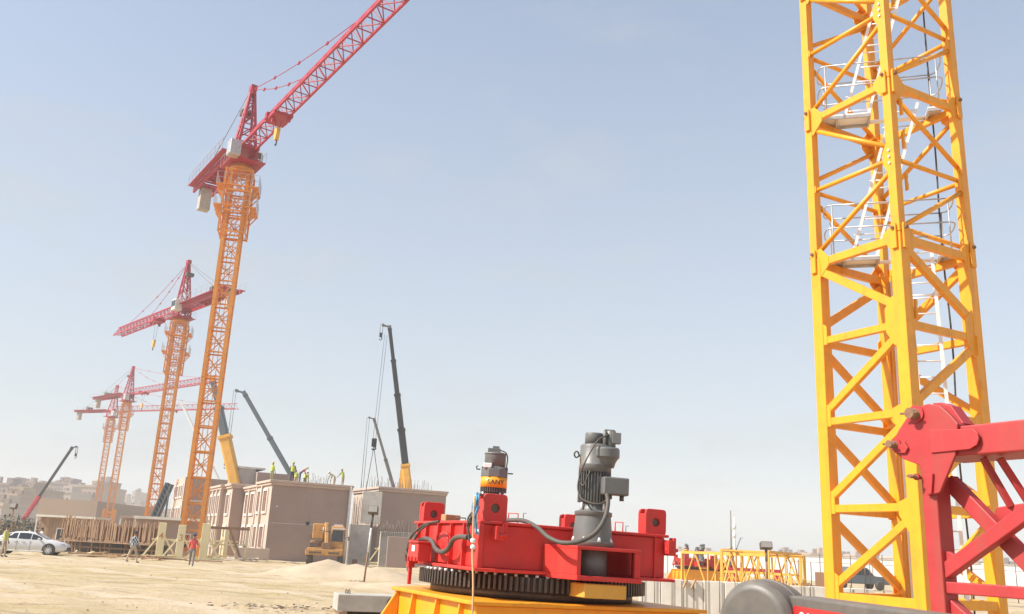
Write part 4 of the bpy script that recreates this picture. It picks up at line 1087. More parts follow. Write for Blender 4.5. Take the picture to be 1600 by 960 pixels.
    for s in (-1, 1):
        for hh in (.6, 1.1): b.bar((-cl + .2, s * 1.48, Hj + .2 + hh), (-1.3, s * 1.48, Hj + .2 + hh), .03)
        for i in range(10): x = -cl + .3 + (cl - 1.7) * i / 9; b.bar((x, s * 1.48, Hj + .2), (x, s * 1.48, Hj + 1.3), .03)
    b.build('railing', M['steel'], cj)
    for i in range(2):
        b = MB(); b.box((-cl + .75 + i * .45, 0, Hj - 1.1), (.40, 1.0, 2.1)); b.box((-cl + .75 + i * .45, 0, Hj + .25), (.30, 1.9, .16)); b.build('counterweight', M['conc'], cj, .03)
    b = MB(); b.cyl((-cl * .68, -.5, Hj + .75), (-cl * .68, .5, Hj + .75), .42, n=16); b.box((-cl * .68, .75, Hj + .7), (.8, .35, .8)); b.box((-cl * .68, 0, Hj + .25), (1.5, 1.6, .15)); b.bar((-cl * .68 - .6, 0, Hj + .2), (-cl * .68 - .5, 0, Hj + 1.5), .12)
    b.build('hoist_winch', M['dsteel'], cj)
    # driver's cab and cabinet
    b = MB(); b.box((-1.7, cab_side * -1.45, Hj + .05), (1.2, 1.0, 1.5)); cb = put(b.build('cab', M['trim'], t, .06), a)
    for dx in (-.30, .30):
        b = MB(); b.box((-1.7 + dx, cab_side * -1.965, Hj + .2), (.48, .05, .8)); b.build('window', M['glass'], cb)
    for dz in (-.42, .42):
        b = MB(); b.box((-1.085, cab_side * -1.45, Hj + .05 + dz * .8), (.05, .75, .52)); b.build('vent', M['dsteel'], cb)
    b = MB(); b.box((1.9, cab_side * 1.35, Hj - .9), (1.0, .9, 1.3)); b.build('operator_cab', M['steel'], cb, .05)
    # ties
    for x in ties:
        b = MB(); P, Q = Vector((.4, 0, apex)), Vector((x, 0, Hj + 1.15))
        sag = lambda f: Vector((0, 0, -.35 * math.sin(math.pi * f)))
        b.tube([P + (Q - P) * f + sag(f) for f in [i / 8 for i in range(9)]], .032, 5)
        for f in (.25, .5, .75): b.box(P + (Q - P) * f + sag(f), (.35, .12, .16))
        put(b.build('pendant', M[red], t), a)
    for y in (-.5, .5):
        b = MB(); b.tube([(.1, y * .3, apex), (-cl * .8, y * 1.6, Hj + .3)], .028, 5); put(b.build('backstay', M['dsteel'], t), a)
    # trolley, rope, hook
    b = MB(); b.box((trolley, 0, Hj - .35), (2.2, 1.5, .22)); b.box((trolley - .6, 0, Hj - .1), (.5, 1.7, .5)); b.box((trolley + .9, .5, Hj - .55), (.3, .2, .5)); b.box((trolley + .2, -.5, Hj - .6), (.3, .2, .55)); tr = put(b.build('trolley', M[red], t), a)
    b = MB()
    for y in (-.25, .25): b.tube([(trolley, y, Hj - .4), (trolley, y * .5, Hj - .4 - hook_drop)], .02, 5)
    b.build('hoist_rope', M['boomk'], tr)
    b = MB(); z = Hj - .4 - hook_drop; b.prism([(-.28, 0), (.28, 0), (.33, -.35), (.12, -1.0), (-.12, -1.0), (-.33, -.35)], -.14, .14, frame3((1, 0, 0), (0, 0, 1), (0, 1, 0), (trolley, 0, z)))
    hk = b.build('hook_block', M['yellowd'], tr)
    b = MB(); b.tube(smooth_path([(trolley, 0, z - 1.0), (trolley + .12, 0, z - 1.2), (trolley + .02, 0, z - 1.42), (trolley - .14, 0, z - 1.3)], 4), .06, 6); b.build('hook', M['boomk'], hk)
    return t
def along(mast, px, py, H):
    p = atZ(px, py, H); return math.hypot(p.x - mast[0], p.y - mast[1])
m1 = (-23.3, 70.0)
tower_crane('nearest tower crane with its red jib rising out of the top of the picture', m1, 33.3, 31.2, 25.6, (27.8, 29.6), -56.2, 46, 12.0, 38.9, 12,
            (along(m1, 472, 125, 34.3), along(m1, 561, 32, 34.3)), along(m1, 432, 184, 33), .75, cab_side=-1, bm=1.15)
m2 = (-44.3, 117.0)
tower_crane('second tower crane whose short red jib tips down to the left', m2, 30.9, 29.0, 22.1, (24.9, 27.5), 132.0, 24, 15.5, 37.6, 14,
            (11.0, 19.5), 8.5, 2.6, cab_side=-1, bm=1.2)
m3 = (-84.9, 200.0)
tower_crane('third tower crane in the haze, jib passing behind the nearer masts', m3, 31.6, 29.3, 23.5, (27.2,), -41.5, 36, 15.5, 37.6, 16,
            (14, 30), 7.0, 2.2, leg=.19, cab_side=-1, bm=.95, mw=1.4)
m4 = (-101.0, 230.0)
tower_crane('farthest tower crane at left with pale counterweight hanging under its level jib', m4, 31.6, 29.3, 23.5, (27.2,), -24.0, 40, 12.5, 37.9, 16,
            (14, 30), 20.0, 1.0, leg=.19, cab_side=-1, bm=.95, mw=1.4)
# short mast stub beside the far pair
def mast_stub():
    p = atY(171, 800, 190); t = thing('mast_stub', 'short orange mast stub behind the timber shuttering', 'crane mast', (p.x, p.y, 0), R_(18))
    z = atY(181, 796, 190).z; o0 = None
    for i in range(4):
        if o0 is None: o0 = mast_section_mesh(z / 4, 2.4, .3, .1).build('mast_section', M['orange'], t)
        else: inst(o0, t, (0, 0, i * z / 4))
mast_stub()

# ------------------------------------------------------------------ mobile cranes (telescopic booms)
def mobile_crane(label, tip, low, Y, w_px, splits, mats_, head='k', hook=None, dy=0.0, head_m=None, luff=None, car='yellowd'):
    """tip/low: photo points of the boom; the boom foot is where it reaches 2.8 m above ground; splits: fractions of the joints"""
    T = atY(*tip, Y); Lw = atY(*low, Y); d = (Lw - T)
    foot = T + d * ((2.8 - T.z) / d.z); foot.y += dy
    t = thing('mobile_crane', label, 'mobile crane', (foot.x, foot.y, 0), 0, 'mobile cranes behind the houses')
    O = Vector((foot.x, foot.y, 0)); T -= O; Fp = foot - O
    ax = T - Fp; n = len(mats_); fr = [0] + splits + [1]
    px2m = Y / FPX
    for i in range(n):   # i=0 lowest
        a, b_ = fr[i], fr[i + 1]; wd = (w_px[1] + (w_px[0] - w_px[1]) * (i / max(1, n - 1))) * px2m
        q = MB(); q.bar(Fp + ax * a, Fp + ax * b_, wd * .8, wd, (0, -1, .2)); bs = q.build('boom_section', M[mats_[i]], t, wd * .12)
        e = Fp + ax * b_; q = MB(); q.bar(e - ax.normalized() * wd * .25, e, wd * .95, wd * 1.12, (0, -1, .2)); q.build('boom_collar', M[mats_[i]], bs)
    # boom head with sheaves
    s = 1 if ax.x >= 0 else -1; un = ax.normalized(); wd = w_px[0] * px2m
    q = MB(); q.bar(T - un * wd * .3, T + un * wd * .7, wd * .8, wd * 1.05, (0, -1, .2)); fw = Vector((-1, 0, .25)) if s < 0 else Vector((1, 0, .25))
    q.bar(T + un * wd * .4, T + un * wd * .4 + fw * wd * 1.6, wd * .5, wd * .35); q.cyl(T + fw * wd * 1.5 + un * wd * .4 + Vector((0, -.2, 0)), T + fw * wd * 1.5 + un * wd * .4 + Vector((0, .2, 0)), wd * .32, n=12)
    q.build('boom_head', M[head_m or mats_[-1]], t)
    e = T + fw * wd * 1.8 + un * wd * .5
    if hook is not None:
        q = MB()
        for k in (-.15, .15): q.tube([e + Vector((k, 0, 0)), (e.x + k, e.y, e.z - hook)], .035 * Y / 100, 4)
        rp_ = q.build('hoist_rope', M['boomg'], t)
        q = MB(); z = e.z - hook; q.box((e.x, e.y, z - .2), (.3, .22, .5)); q.tube(smooth_path([(e.x, e.y, z - .4), (e.x + .15, e.y, z - .6), (e.x, e.y, z - .78), (e.x - .15, e.y, z - .68)], 4), .05, 6); q.build('hook_block', M['boomk'], rp_)
    # carrier
    q = MB(); q.b2((-1.6, -1.2, 1.0), (1.6, 1.2, 2.4)); q.b2((s * -3.2 - .8, -1.1, 1.3), (s * -3.2 + .8, 1.1, 2.6)); q.build('superstructure', M[car], t, .05)
    q = MB(); q.b2((-6, -1.25, .75), (6, 1.25, 1.25)); ch = q.build('chassis', M[car], t, .05)
    q = MB(); q.b2((s * 5.0 - .9, -1.2, 1.25), (s * 5.0 + .9, 1.2, 2.7)); cb = q.build('cab', M[car], t, .1)
    q = MB(); q.b2((s * 5.0 - .6, -1.225, 1.9), (s * 5.0 + .6, -1.19, 2.5)); q.build('window', M['glass'], cb)
    w0 = None
    for x in (-4.6, -3.2, 2.6, 4.0):
        for y in (-1.05, 1.05):
            if w0 is None:
                q = MB(); q.cyl((0, -.2, 0), (0, .2, 0), .58, n=18); w0 = q.build('wheel', M['black'], t); w0.location = (x, y, .58)
            else: inst(w0, t, (x, y, .58))
    if luff: 
        q = MB(); q.bar(Vector((luff[0], luff[1] * .3, 2.2)), Fp + ax * luff[2], .5, .5); q.build('luffing_ram', M['yellowd'], t)
    return t
mobile_crane('mobile crane with black boom and red foot at far left', (112, 701), (42, 805), 150, (4, 6.5), [.33], ['redfar', 'boomk'], hook=1.2, car='wood2')
mobile_crane('mobile crane with yellow boom foot showing behind the nearest orange mast', (333, 597), (368, 757), 100, (10, 20), [.62, .82], ['yellowd', 'boomg', 'boomg'], hook=None, luff=(-1.6, 0, .38), head_m='orange')
mobile_crane('mobile crane with slate grey boom slanting down to the workers on the roof', (383, 617), (452, 738), 112, (8, 11), [.35, .68], ['boomg', 'boomg', 'boomg'], hook=9.0)
mobile_crane('mobile crane with the tallest black boom above the right-hand house', (609, 514), (637, 757), 96, (7, 15), [.33, .5, .67, .84], ['yellowd', 'boomk', 'boomk', 'boomk', 'boomk'], hook=1.0, luff=(-2.0, 0, .36), head_m='boomb')
mobile_crane('mobile crane with slim brown-grey boom left of the tallest black boom', (585, 657), (618, 772), 120, (5, 8), [.33, .66], ['boomb', 'boomb', 'boomb'], hook=12.0, head_m='boomb')
mobile_crane('mobile crane with thin pale boom between the two orange masts', (285, 633), (312, 690), 160, (4.5, 7), [.5], ['white', 'white'], hook=None)
mobile_crane('tiny mobile crane boom far behind the yellow lattice frames', (1157, 842), (1149, 862), 260, (1.8, 2.6), [.5], ['boomk', 'boomg'], hook=None)

# ------------------------------------------------------------------ precast houses
HA = Vector((-19.65, 78.0, 0)); HR = math.atan2(.456, .89)
HU = Vector((math.cos(HR), math.sin(HR), 0)); HV = Vector((-math.sin(HR), math.cos(HR), 0))
def hp(x, y, z=0): return HA + HU * x + HV * y + Vector((0, 0, z))
WIN = {}
def window(parent, x, y, z, wd, ht, nx=-1):
    """window on a wall whose outward normal is -x (the sunny side) in the house frame"""
    key = (round(wd, 2), round(ht, 2))
    if key not in WIN:
        q = MB(); fw = .20
        q.b2((-.10, -wd / 2 - fw, -fw), (.02, -wd / 2, ht + fw)); q.b2((-.10, wd / 2, -fw), (.02, wd / 2 + fw, ht + fw))
        q.b2((-.10, -wd / 2, ht), (.02, wd / 2, ht + fw)); q.b2((-.14, -wd / 2, -fw), (.02, wd / 2, 0))
        fr = q.build('window', M['trim'], parent); fr.location = (x, y, z)
        q = MB(); q.b2((-.012, -wd / 2, 0), (.0, wd / 2, ht)); pn = q.build('infill', M['infill'], fr)
        q = MB(); q.b2((-.03, -.03, 0), (.0, .03, ht)); q.b2((-.03, -wd / 2, ht * .62), (.0, wd / 2, ht * .62 + .05)); sh_ = q.build('mullion', M['infill'], fr)
        WIN[key] = (fr, pn, sh_)
    else:
        fr0, pn0, sh0 = WIN[key]
        fr = inst(fr0, parent, (x, y, z)); inst(pn0, fr, (0, 0, 0)); inst(sh0, fr, (0, 0, 0))
def house(label, loc, blocks, H, wins, corn=True, seams=True, name='house'):
    t = thing(name, label, 'house', loc, HR, 'precast houses under construction')
    for (x0, x1, y0, y1, h) in blocks:
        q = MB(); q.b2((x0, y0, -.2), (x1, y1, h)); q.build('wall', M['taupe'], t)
        # paler skin over the window side
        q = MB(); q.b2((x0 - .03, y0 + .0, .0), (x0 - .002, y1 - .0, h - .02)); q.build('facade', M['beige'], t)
        if corn:
            q = MB(); q.b2((x0 - .30, y0 - .26, h - .05), (x1 + .12, y1 + .02, h + .16)); q.b2((x0 - .18, y0 - .15, h - .26), (x1 + .06, y1 + .01, h - .052)); q.build('cornice', M['cornice'], t, .02)
        if seams:
            q = MB(); q.b2((x0 + .3, y0 - .02, h * .47), (x1 - 2.2, y0 - .002, h * .47 + .035)); q.build('joint_strip', M['trim'], t)
            q = MB(); q.b2((x0 + (x1 - x0) * .5, y0 - .012, 0), (x0 + (x1 - x0) * .5 + .02, y0 - .002, h - .3)); q.build('panel_joint', M['taupe'], t)
    for (x, y, z, a, b_) in wins: window(t, x, y, z, a, b_)
    return t
def pilaster(t, x, y, h):
    q = MB(); q.b2((x - .22, y - .18, 0), (x - .002, y + .18, h)); q.build('pilaster', M['beige'], t)
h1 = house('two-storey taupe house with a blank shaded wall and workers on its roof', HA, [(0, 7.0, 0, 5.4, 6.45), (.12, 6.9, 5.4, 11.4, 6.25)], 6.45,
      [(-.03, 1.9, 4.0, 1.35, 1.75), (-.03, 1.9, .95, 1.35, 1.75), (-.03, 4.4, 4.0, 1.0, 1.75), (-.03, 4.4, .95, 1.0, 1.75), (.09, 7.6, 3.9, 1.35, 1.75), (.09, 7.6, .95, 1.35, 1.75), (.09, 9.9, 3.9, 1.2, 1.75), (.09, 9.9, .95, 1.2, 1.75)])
for y in (3.2, 5.6, 8.8): pilaster(h1, .1 if y > 5.5 else 0, y, 6.2)
q = MB(); q.b2((3.2, -.03, 3.0), (3.5, -.002, 3.3)); q.build('opening', M['boomk'], h1)
q = MB(); q.b2((.5, -.06, 4.35), (.62, -.002, 4.5)); q.build('bracket', M['trim'], h1)
q = MB(); q.cyl((6.85, -.18, 0), (6.85, -.18, 6.5), .12, n=10); q.build('drain_pipe', M['trim'], h1)
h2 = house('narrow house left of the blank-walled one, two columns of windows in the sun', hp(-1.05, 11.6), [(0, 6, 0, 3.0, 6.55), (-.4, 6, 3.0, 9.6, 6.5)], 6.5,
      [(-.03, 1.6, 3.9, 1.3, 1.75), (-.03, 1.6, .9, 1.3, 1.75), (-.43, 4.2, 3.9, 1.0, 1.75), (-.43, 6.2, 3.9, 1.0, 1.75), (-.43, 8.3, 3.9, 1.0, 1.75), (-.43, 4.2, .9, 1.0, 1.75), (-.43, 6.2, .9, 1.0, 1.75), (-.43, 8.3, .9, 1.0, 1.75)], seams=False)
for y in (3.2, 5.2, 7.2, 9.3): pilaster(h2, -.4, y, 6.3)
p3 = atY(283, 800, 112)
h3 = house('farther brown house block showing behind the nearest orange mast', Vector((p3.x, p3.y, 0)), [(0, 11, 0, 9, 8.6)], 8.6,
      [(-.03, y, z, 1.0, 1.3) for y in (1.4, 3.3, 5.2, 7.2) for z in (1.0, 3.6, 6.3)], corn=False)
q = MB(); q.b2((-.1, -.12, 5.7), (11, -.002, 5.9)); q.build('floor_band', M['trim'], h3)
p4_ = atY(402, 745, 100)
h4 = house('small unfinished roof block of bare concrete above the house roofs', Vector((p4_.x, p4_.y, 0)), [(0, 4.2, 0, 5.5, 8.75)], 8.9, [], corn=False, seams=False)
q = MB(); q.b2((-1.9, 1.0, 0), (-.04, 6.4, 9.1)); q.build('wall', M['conc'], h4); q = MB(); q.b2((-2.05, .9, 9.1), (1.0, 6.5, 9.3)); q.build('roof_slab', M['concp'], h4)
p5 = atY(593, 800, 85)
h5 = house('right-hand house with plain taupe wall and rebar on its roof', Vector((p5.x, p5.y, 0)), [(0, 6.6, 0, 8, 6.75)], 6.75, [], seams=False)

def wall_panel(label, px, Y, sz, rz=None, m_='beige', name='precast_panel', z=0.0):
    p = atY(px, 870, Y); t = thing(name, label, 'wall panel', (p.x, p.y, z), HR * .55 if rz is None else rz)
    q = MB(); q.b2((0, 0, -.05 if z == 0 else 0), (sz[0], sz[1], sz[2])); q.build('panel', M[m_], t, .02)
    for i in range(2):
        q = MB(); q.tube(smooth_path([(sz[0] * (.25 + .5 * i) - .1, sz[1] / 2, sz[2] - .02), (sz[0] * (.25 + .5 * i), sz[1] / 2, sz[2] + .16), (sz[0] * (.25 + .5 * i) + .1, sz[1] / 2, sz[2] - .02)], 4), .015, 5); q.build('lifting_loop', M['dsteel'], t)
    return t
pa = wall_panel('pale beige wall panel standing beside the parked loader', 544, 75, (1.75, .2, 3.2), m_='conc')
q = MB(); q.b2((-.14, -.1, 0), (-.01, .2, 3.2)); q.build('edge_form', M['trim'], pa)
q = MB(); q.b2((.35, -.03, .08), (.75, -.002, .45)); q.build('patch', M['infill'], pa)
wall_panel('taupe wall panel right of the cream racks', 604, 73, (2.5, .2, 2.35), m_='taupe')
q2 = wall_panel('low grey lintel panel lying above the racks', 592, 76.5, (2.6, .35, 2.75), m_='conc')
wall_panel('low beige plinth wall in front of the sunny windows', 366, 75, (2.7, .25, .95), m_='beige')
# panel being landed by the tallest crane
pl = atY(563, 818, 82); 
t = thing('hanging_panel', 'whitish panel hanging on two slings between the houses', 'wall panel', (pl.x, pl.y, pl.z), HR * .6)
hz = atY(566, 767, 82).z - pl.z
q = MB(); q.b2((0, 0, 0), (1.75, .18, hz)); q.build('panel', M['concp'], t, .02)
hkp = atY(584, 698, 82) - pl; Ri = Matrix.Rotation(-HR * .6, 3, 'Z'); hkp = Ri @ hkp
for x in (.25, 1.5):
    q = MB(); q.tube([(x, .09, hz - .02), hkp], .03, 5); q.build('sling', M['boomk'], t)
q = MB(); q.box(hkp + Vector((0, 0, .35)), (.42, .3, .75)); q.tube(smooth_path([hkp + Vector((0, 0, .05)), hkp + Vector((.2, 0, -.15)), hkp + Vector((0, 0, -.3)), hkp + Vector((-.18, 0, -.2))], 4), .06, 6); q.build('hook_block', M['boomk'], t)
rt = Ri @ (atY(603, 523, 82) - pl); 
for k in (-.12, .12):
    q = MB(); q.tube([hkp + Vector((k, 0, .7)), rt + Vector((k, 0, 0))], .022, 4); q.build('hoist_rope', M['boomg'], t)
# reinforcing bars sticking out of roofs and walls
def rebar():
    q = MB()
    def row(a, b_, z0, h, n, j=.12):
        for i in range(n):
            f = (i + rnd.random() * .6) / n; p = a + (b_ - a) * f
            q.tube([(p.x, p.y, z0), (p.x + rnd.uniform(-j, j), p.y, z0 + h * rnd.uniform(.6, 1.1))], .022, 4)
    row(hp(2.5, 5.2), hp(7, 5.2), 6.3, 1.5, 18); row(hp(4.5, 9), hp(7.5, 9), 6.2, 1.9, 14)
    P5 = Vector((p5.x, p5.y, 0)); row(P5 + HV * 3, P5 + HU * 6.4 + HV * 3, 6.7, 1.3, 30); row(P5 + HV * 6, P5 + HU * 6.2 + HV * 6, 6.7, 1.6, 16)
    a, b_ = atY(549, 820, 82), atY(561, 820, 82); row(Vector((a.x, a.y, 0)), Vector((b_.x, b_.y, 0)), 2.8, 3.2, 9, .05)
    a, b_ = atY(571, 830, 76), atY(642, 836, 76); row(Vector((a.x, a.y, 0)), Vector((b_.x, b_.y, 0)), 2.3, 1.4, 26, .08)
    tag(q.build('rebar', M['dsteel']), 'thin reinforcing bars sticking up from roofs and wall tops', 'rebar', kind='stuff')
rebar()
# ------------------------------------------------------------------ cream steel panel racks
def rack(label, px, py, ht, num=None, wd=.48, back=1.6, rz=.30):
    p = atZ(px, py, 0)
    t = thing('panel_rack', label, 'panel rack', (p.x, p.y, 0), rz, 'cream panel racks in front of the houses')
    q = MB(); q.b2((-wd / 2, 0, .05), (wd / 2, .14, ht)); q.build('post', M['cream'], t, .015)
    for s in (-1, 1):
        q = MB(); q.bar((s * .2, .2, ht * .62), (s * 1.1, .3, .12), .09, .11); q.build('brace', M['cream'], t)
    for x in (-1.15, 1.15):
        q = MB(); q.b2((x - .06, -.1, .02), (x + .06, back, .14)); q.build('skid', M['cream'], t)
    q = MB(); q.b2((-1.25, .16, .14), (1.25, .28, .26)); q.build('base_beam', M['cream'], t)
    q = MB(); q.b2((-.62, .16, ht * .52), (1.45, .25, ht * .52 + .11)); q.build('arm', M['cream'], t)
    q = MB(); q.b2((-.1, back - .2, .05), (.02, back, ht * .96)); q.build('rear_post', M['cream'], t)
    q = MB(); q.bar((.0, .16, ht * .95), (-.04, back - .2, ht * .95), .08, .1); q.build('tie', M['cream'], t)
    q = MB(); q.bar((.0, .2, .25), (-.04, back - .15, ht * .7), .08, .08); q.build('brace', M['cream'], t)
    if num: text_mesh(num, .62, 'numeral', M['num'], t, frame3((1, 0, 0), (0, 0, 1), (0, -1, 0), (0, -.004, ht * .63)), depth=.002)
rack('cream panel rack stencilled 4, leftmost of the racks', 247, 874, 2.45, '4')
rack('cream panel rack stencilled 3 beside the orange mast foot', 278, 876, 2.35, '3')
rack('broad cream panel rack right of the walker in red', 316, 877, 2.55, None, .55)
rack('cream panel rack standing against the taupe plinth wall', 350, 873, 2.5, None, .35, rz=.5)
rack('pale cream rack between the concrete wall panels', 595, 884, 2.5, None, .55, rz=.2)
def brown_frame():
    p = atZ(372, 876, 0); t = thing('prop_frame', 'brown steel prop frame with slanting leg near the green tarpaulin', 'prop frame', (p.x, p.y, 0), .3)
    for a, b_, w_ in (((-2.4, 0, 2.35), (.6, 0, 2.35), .2), ((-.9, 0, 2.3), (.2, .1, .05), .16), ((.5, .2, .0), (.5, .2, 2.3), .14), ((-1.9, .2, 0), (-1.9, .2, 2.3), .14), ((-2.2, .1, 1.1), (.6, .1, 1.15), .12)):
        q = MB(); q.bar(a, b_, w_, w_); q.build('bar', M['cream'] if w_ < .15 else M['wood2'], t)
brown_frame()
def tarp():
    p = atZ(378, 872, 0); t = thing('tarpaulin_hoop', 'dark green tarpaulin hoop behind the low plinth wall', 'tarpaulin', (p.x, p.y + 3, 0), .3)
    q = MB(); n = 14; vs_ = []
    for y in (0, .8, 1.6):
        for i in range(n + 1):
            a = math.pi * i / n; vs_.append((1.0 * math.cos(a), y, 1.55 * math.sin(a)))
    q.add(vs_, [(j * (n + 1) + i, j * (n + 1) + i + 1, (j + 1) * (n + 1) + i + 1, (j + 1) * (n + 1) + i) for j in range(2) for i in range(n)], True)
    q.add([vs_[i] for i in range(n + 1)], [tuple(range(n + 1))]); q.build('cover', M['green'], t)
    q = MB(); q.tube([Vector(v) * 1.01 for v in vs_[:n + 1]], .04, 6); q.build('hoop', M['wood2'], t)
tarp()
def conveyor():
    a = atY(240, 818, 96); b_ = atY(267, 757, 96); t = thing('conveyor', 'dark slanting conveyor truss left of the farther brown house', 'conveyor', (a.x, a.y, 0))
    d = b_ - a; o = Vector((0, 0, a.z)); up = Vector((-d.z, 0, d.x)).normalized() * .55
    for y in (0, .8):
        for k in (0, 1):
            q = MB(); q.bar(o + up * k + Vector((0, y, 0)), o + up * k + d + Vector((0, y, 0)), .12, .14); q.build('rail', M['boomg'], t)
        for i in range(9):
            f, g_ = i / 9, (i + 1) / 9; q = MB(); q.bar(o + d * f + Vector((0, y, 0)), o + d * g_ + up + Vector((0, y, 0)), .07); q.build('brace', M['boomg'], t)
    q = MB(); q.bar(o + up * .5 + Vector((0, .4, 0)), o + up * .5 + d + Vector((0, .4, 0)), .7, .06, (0, 1, 0)); q.build('belt', M['boomk'], t)
    for f in (.15, .8):
        p = o + d * f; q = MB(); q.bar((p.x, .4, 0), (p.x, .4, p.z), .15, .15); q.build('leg', M['boomg'], t)
conveyor()
def debris(label, px, py, n, spread, mats_, name='debris_pile', seed=1, L=(.4, 1.6), z=.25, th=1.0):
    r = random.Random(seed); p = atZ(px, py, 0); t = thing(name, label, 'debris', (p.x, p.y, 0))
    for i in range(n):
        x, y = r.gauss(0, spread[0]), r.gauss(0, spread[1]); l = r.uniform(*L); a = r.uniform(-.5, .5) + (math.pi / 2 if r.random() < .25 else 0)
        q = MB(); q.bar((x - l / 2 * math.cos(a), y - l / 2 * math.sin(a), .03 + r.random() * z), (x + l / 2 * math.cos(a), y + l / 2 * math.sin(a), .03 + r.random() * z), r.uniform(.08, .2) * th, r.uniform(.04, .1) * th); q.build('board', M[r.choice(mats_)], t)
debris('white sheets and offcuts dumped beside the plinth wall', 383, 877, 9, (.7, .4), ['white', 'concp', 'wood'], seed=3, L=(.4, 1.1))
debris('white scraps lying under the brown prop frame', 343, 874, 6, (.6, .4), ['white', 'cream', 'wood2'], seed=5, L=(.4, 1.0))
debris('loose timber boards on the sand before the shuttering', 190, 873, 26, (2.4, .7), ['wood', 'wood2', 'ply'], seed=8, L=(.8, 2.6))
debris('low heap of boards left of the checked-shirt walker', 150, 868, 14, (1.6, .6), ['wood', 'wood2', 'cream'], seed=9, L=(.6, 2.2))
debris('reddish rubble at the foot of the lamp post', 566, 915, 14, (.45, .25), ['wood2', 'conc', 'wood'], seed=12, L=(.1, .3), z=.15)

debris('dark rubble and scraps on the sand in front of the precast beam', 440, 951, 60, (.8, .5), ['dsteel', 'wood2', 'stone', 'stone', 'conc'], seed=14, L=(.03, .16), z=.01, th=.35)

# ------------------------------------------------------------------ timber shuttering
def shuttering():
    a = atY(92, 860, 70); b_ = atY(246, 860, 66); d = Vector((b_.x - a.x, b_.y - a.y, 0)); L = d.length; ang = math.atan2(d.y, d.x)
    t = thing('timber_shuttering', 'long row of brown timber shuttering boards over dark props', 'shuttering', (a.x, a.y, 0), ang)
    r = random.Random(4); n = 96; o0 = []
    for k in range(4):
        q = MB(); h = (1.25, 1.45, 1.1, 1.35)[k]; q.box((0, 0, h / 2), (.085, .045, h)); o = q.build('board', M['wood2'] if k % 2 else M['ply'], t); o0.append(o)
    for i in range(n):
        k = i % 4; x = L * (i + .5) / n + r.uniform(-.02, .02); o = o0[k] if i < 4 else inst(o0[k], t, (0, 0, 0))
        o.location = (x, r.uniform(-.12, .06), .95 + r.uniform(-.12, .22) + .25 * (x / L < .12)); o.rotation_euler = (r.uniform(-.03, .03), r.gauss(0, .025), 0)
    q = MB(); q.b2((0, .12, .98), (L, .16, 2.05)); q.build('sheet', M['ply'], t)
    for z in (.95, 1.5, .45):
        q = MB(); q.b2((-.1, -.02 if z < 1 else .17, z), (L + .1, .1 if z < 1 else .25, z + .1)); q.build('waler', M['wood2'], t)
    pr = None
    for i in range(24):
        x = L * (i + .5) / 24 + r.uniform(-.08, .08)
        if pr is None: q = MB(); q.box((0, 0, .5), (.09, .09, 1.05)); pr = q.build('prop', M['wood2'], t); pr.location = (x, -.12, 0)
        else: c = inst(pr, t, (x, r.uniform(-.2, .8), -.02)); c.rotation_euler = (r.uniform(-.1, .1), r.uniform(-.12, .12), 0)
    q = MB(); q.b2((0, .9, -.05), (L, 1.0, .86)); q.build('shade_sheet', M['boomb'], t)  # added dark sheet, its colour stands in for the shade among the props
    q = MB(); q.b2((0, -.55, .86), (L, 1.55, .92)); q.build('deck', M['ply'], t)  # front overhang added to throw shade on the props below
    c = None
shuttering()
def low_structure(label, px, Y, sz, rz, roof='concp', wall='taupe', name='site_shed', openings=2):
    p = atY(px, 860, Y); t = thing(name, label, 'shed', (p.x, p.y, 0), rz)
    q = MB(); q.b2((0, 0, -.1), (sz[0], sz[1], sz[2])); q.build('wall', M[wall], t)
    q = MB(); q.b2((-.35, -.5, sz[2]), (sz[0] + .3, sz[1] + .3, sz[2] + .22)); q.build('roof_slab', M[roof], t)
    for i in range(openings):
        x = sz[0] * (i + .35) / openings; q = MB(); q.b2((x, -.03, .4), (x + .9, -.002, 1.7)); o = q.build('opening', M['boomk'], t)
        q = MB(); q.b2((x - .1, -.08, 1.7), (x + 1.0, -.004, 1.82)); q.b2((x - .1, -.08, .3), (x - .002, -.004, 1.7)); q.b2((x + .902, -.08, .3), (x + 1.0, -.004, 1.7)); q.build('surround', M['trim'], o)
    for x in (-.2, sz[0] + .15):
        q = MB(); q.bar((x, -.4, 0), (x, -.4, sz[2]), .12); q.build('post', M['trim'], t)
low_structure('flat-roofed brown shed behind the shuttering under the second mast', 210, 78, (5.0, 3, 2.85), .15)
low_structure('dark brown hut left of the flat-roofed shed', 186, 88, (1.9, 2, 3.0), .15, roof='taupe', openings=0)
low_structure('long low tan shed behind the white car', 55, 100, (5.6, 4, 2.9), .05, roof='concp', wall='wood2', openings=1)

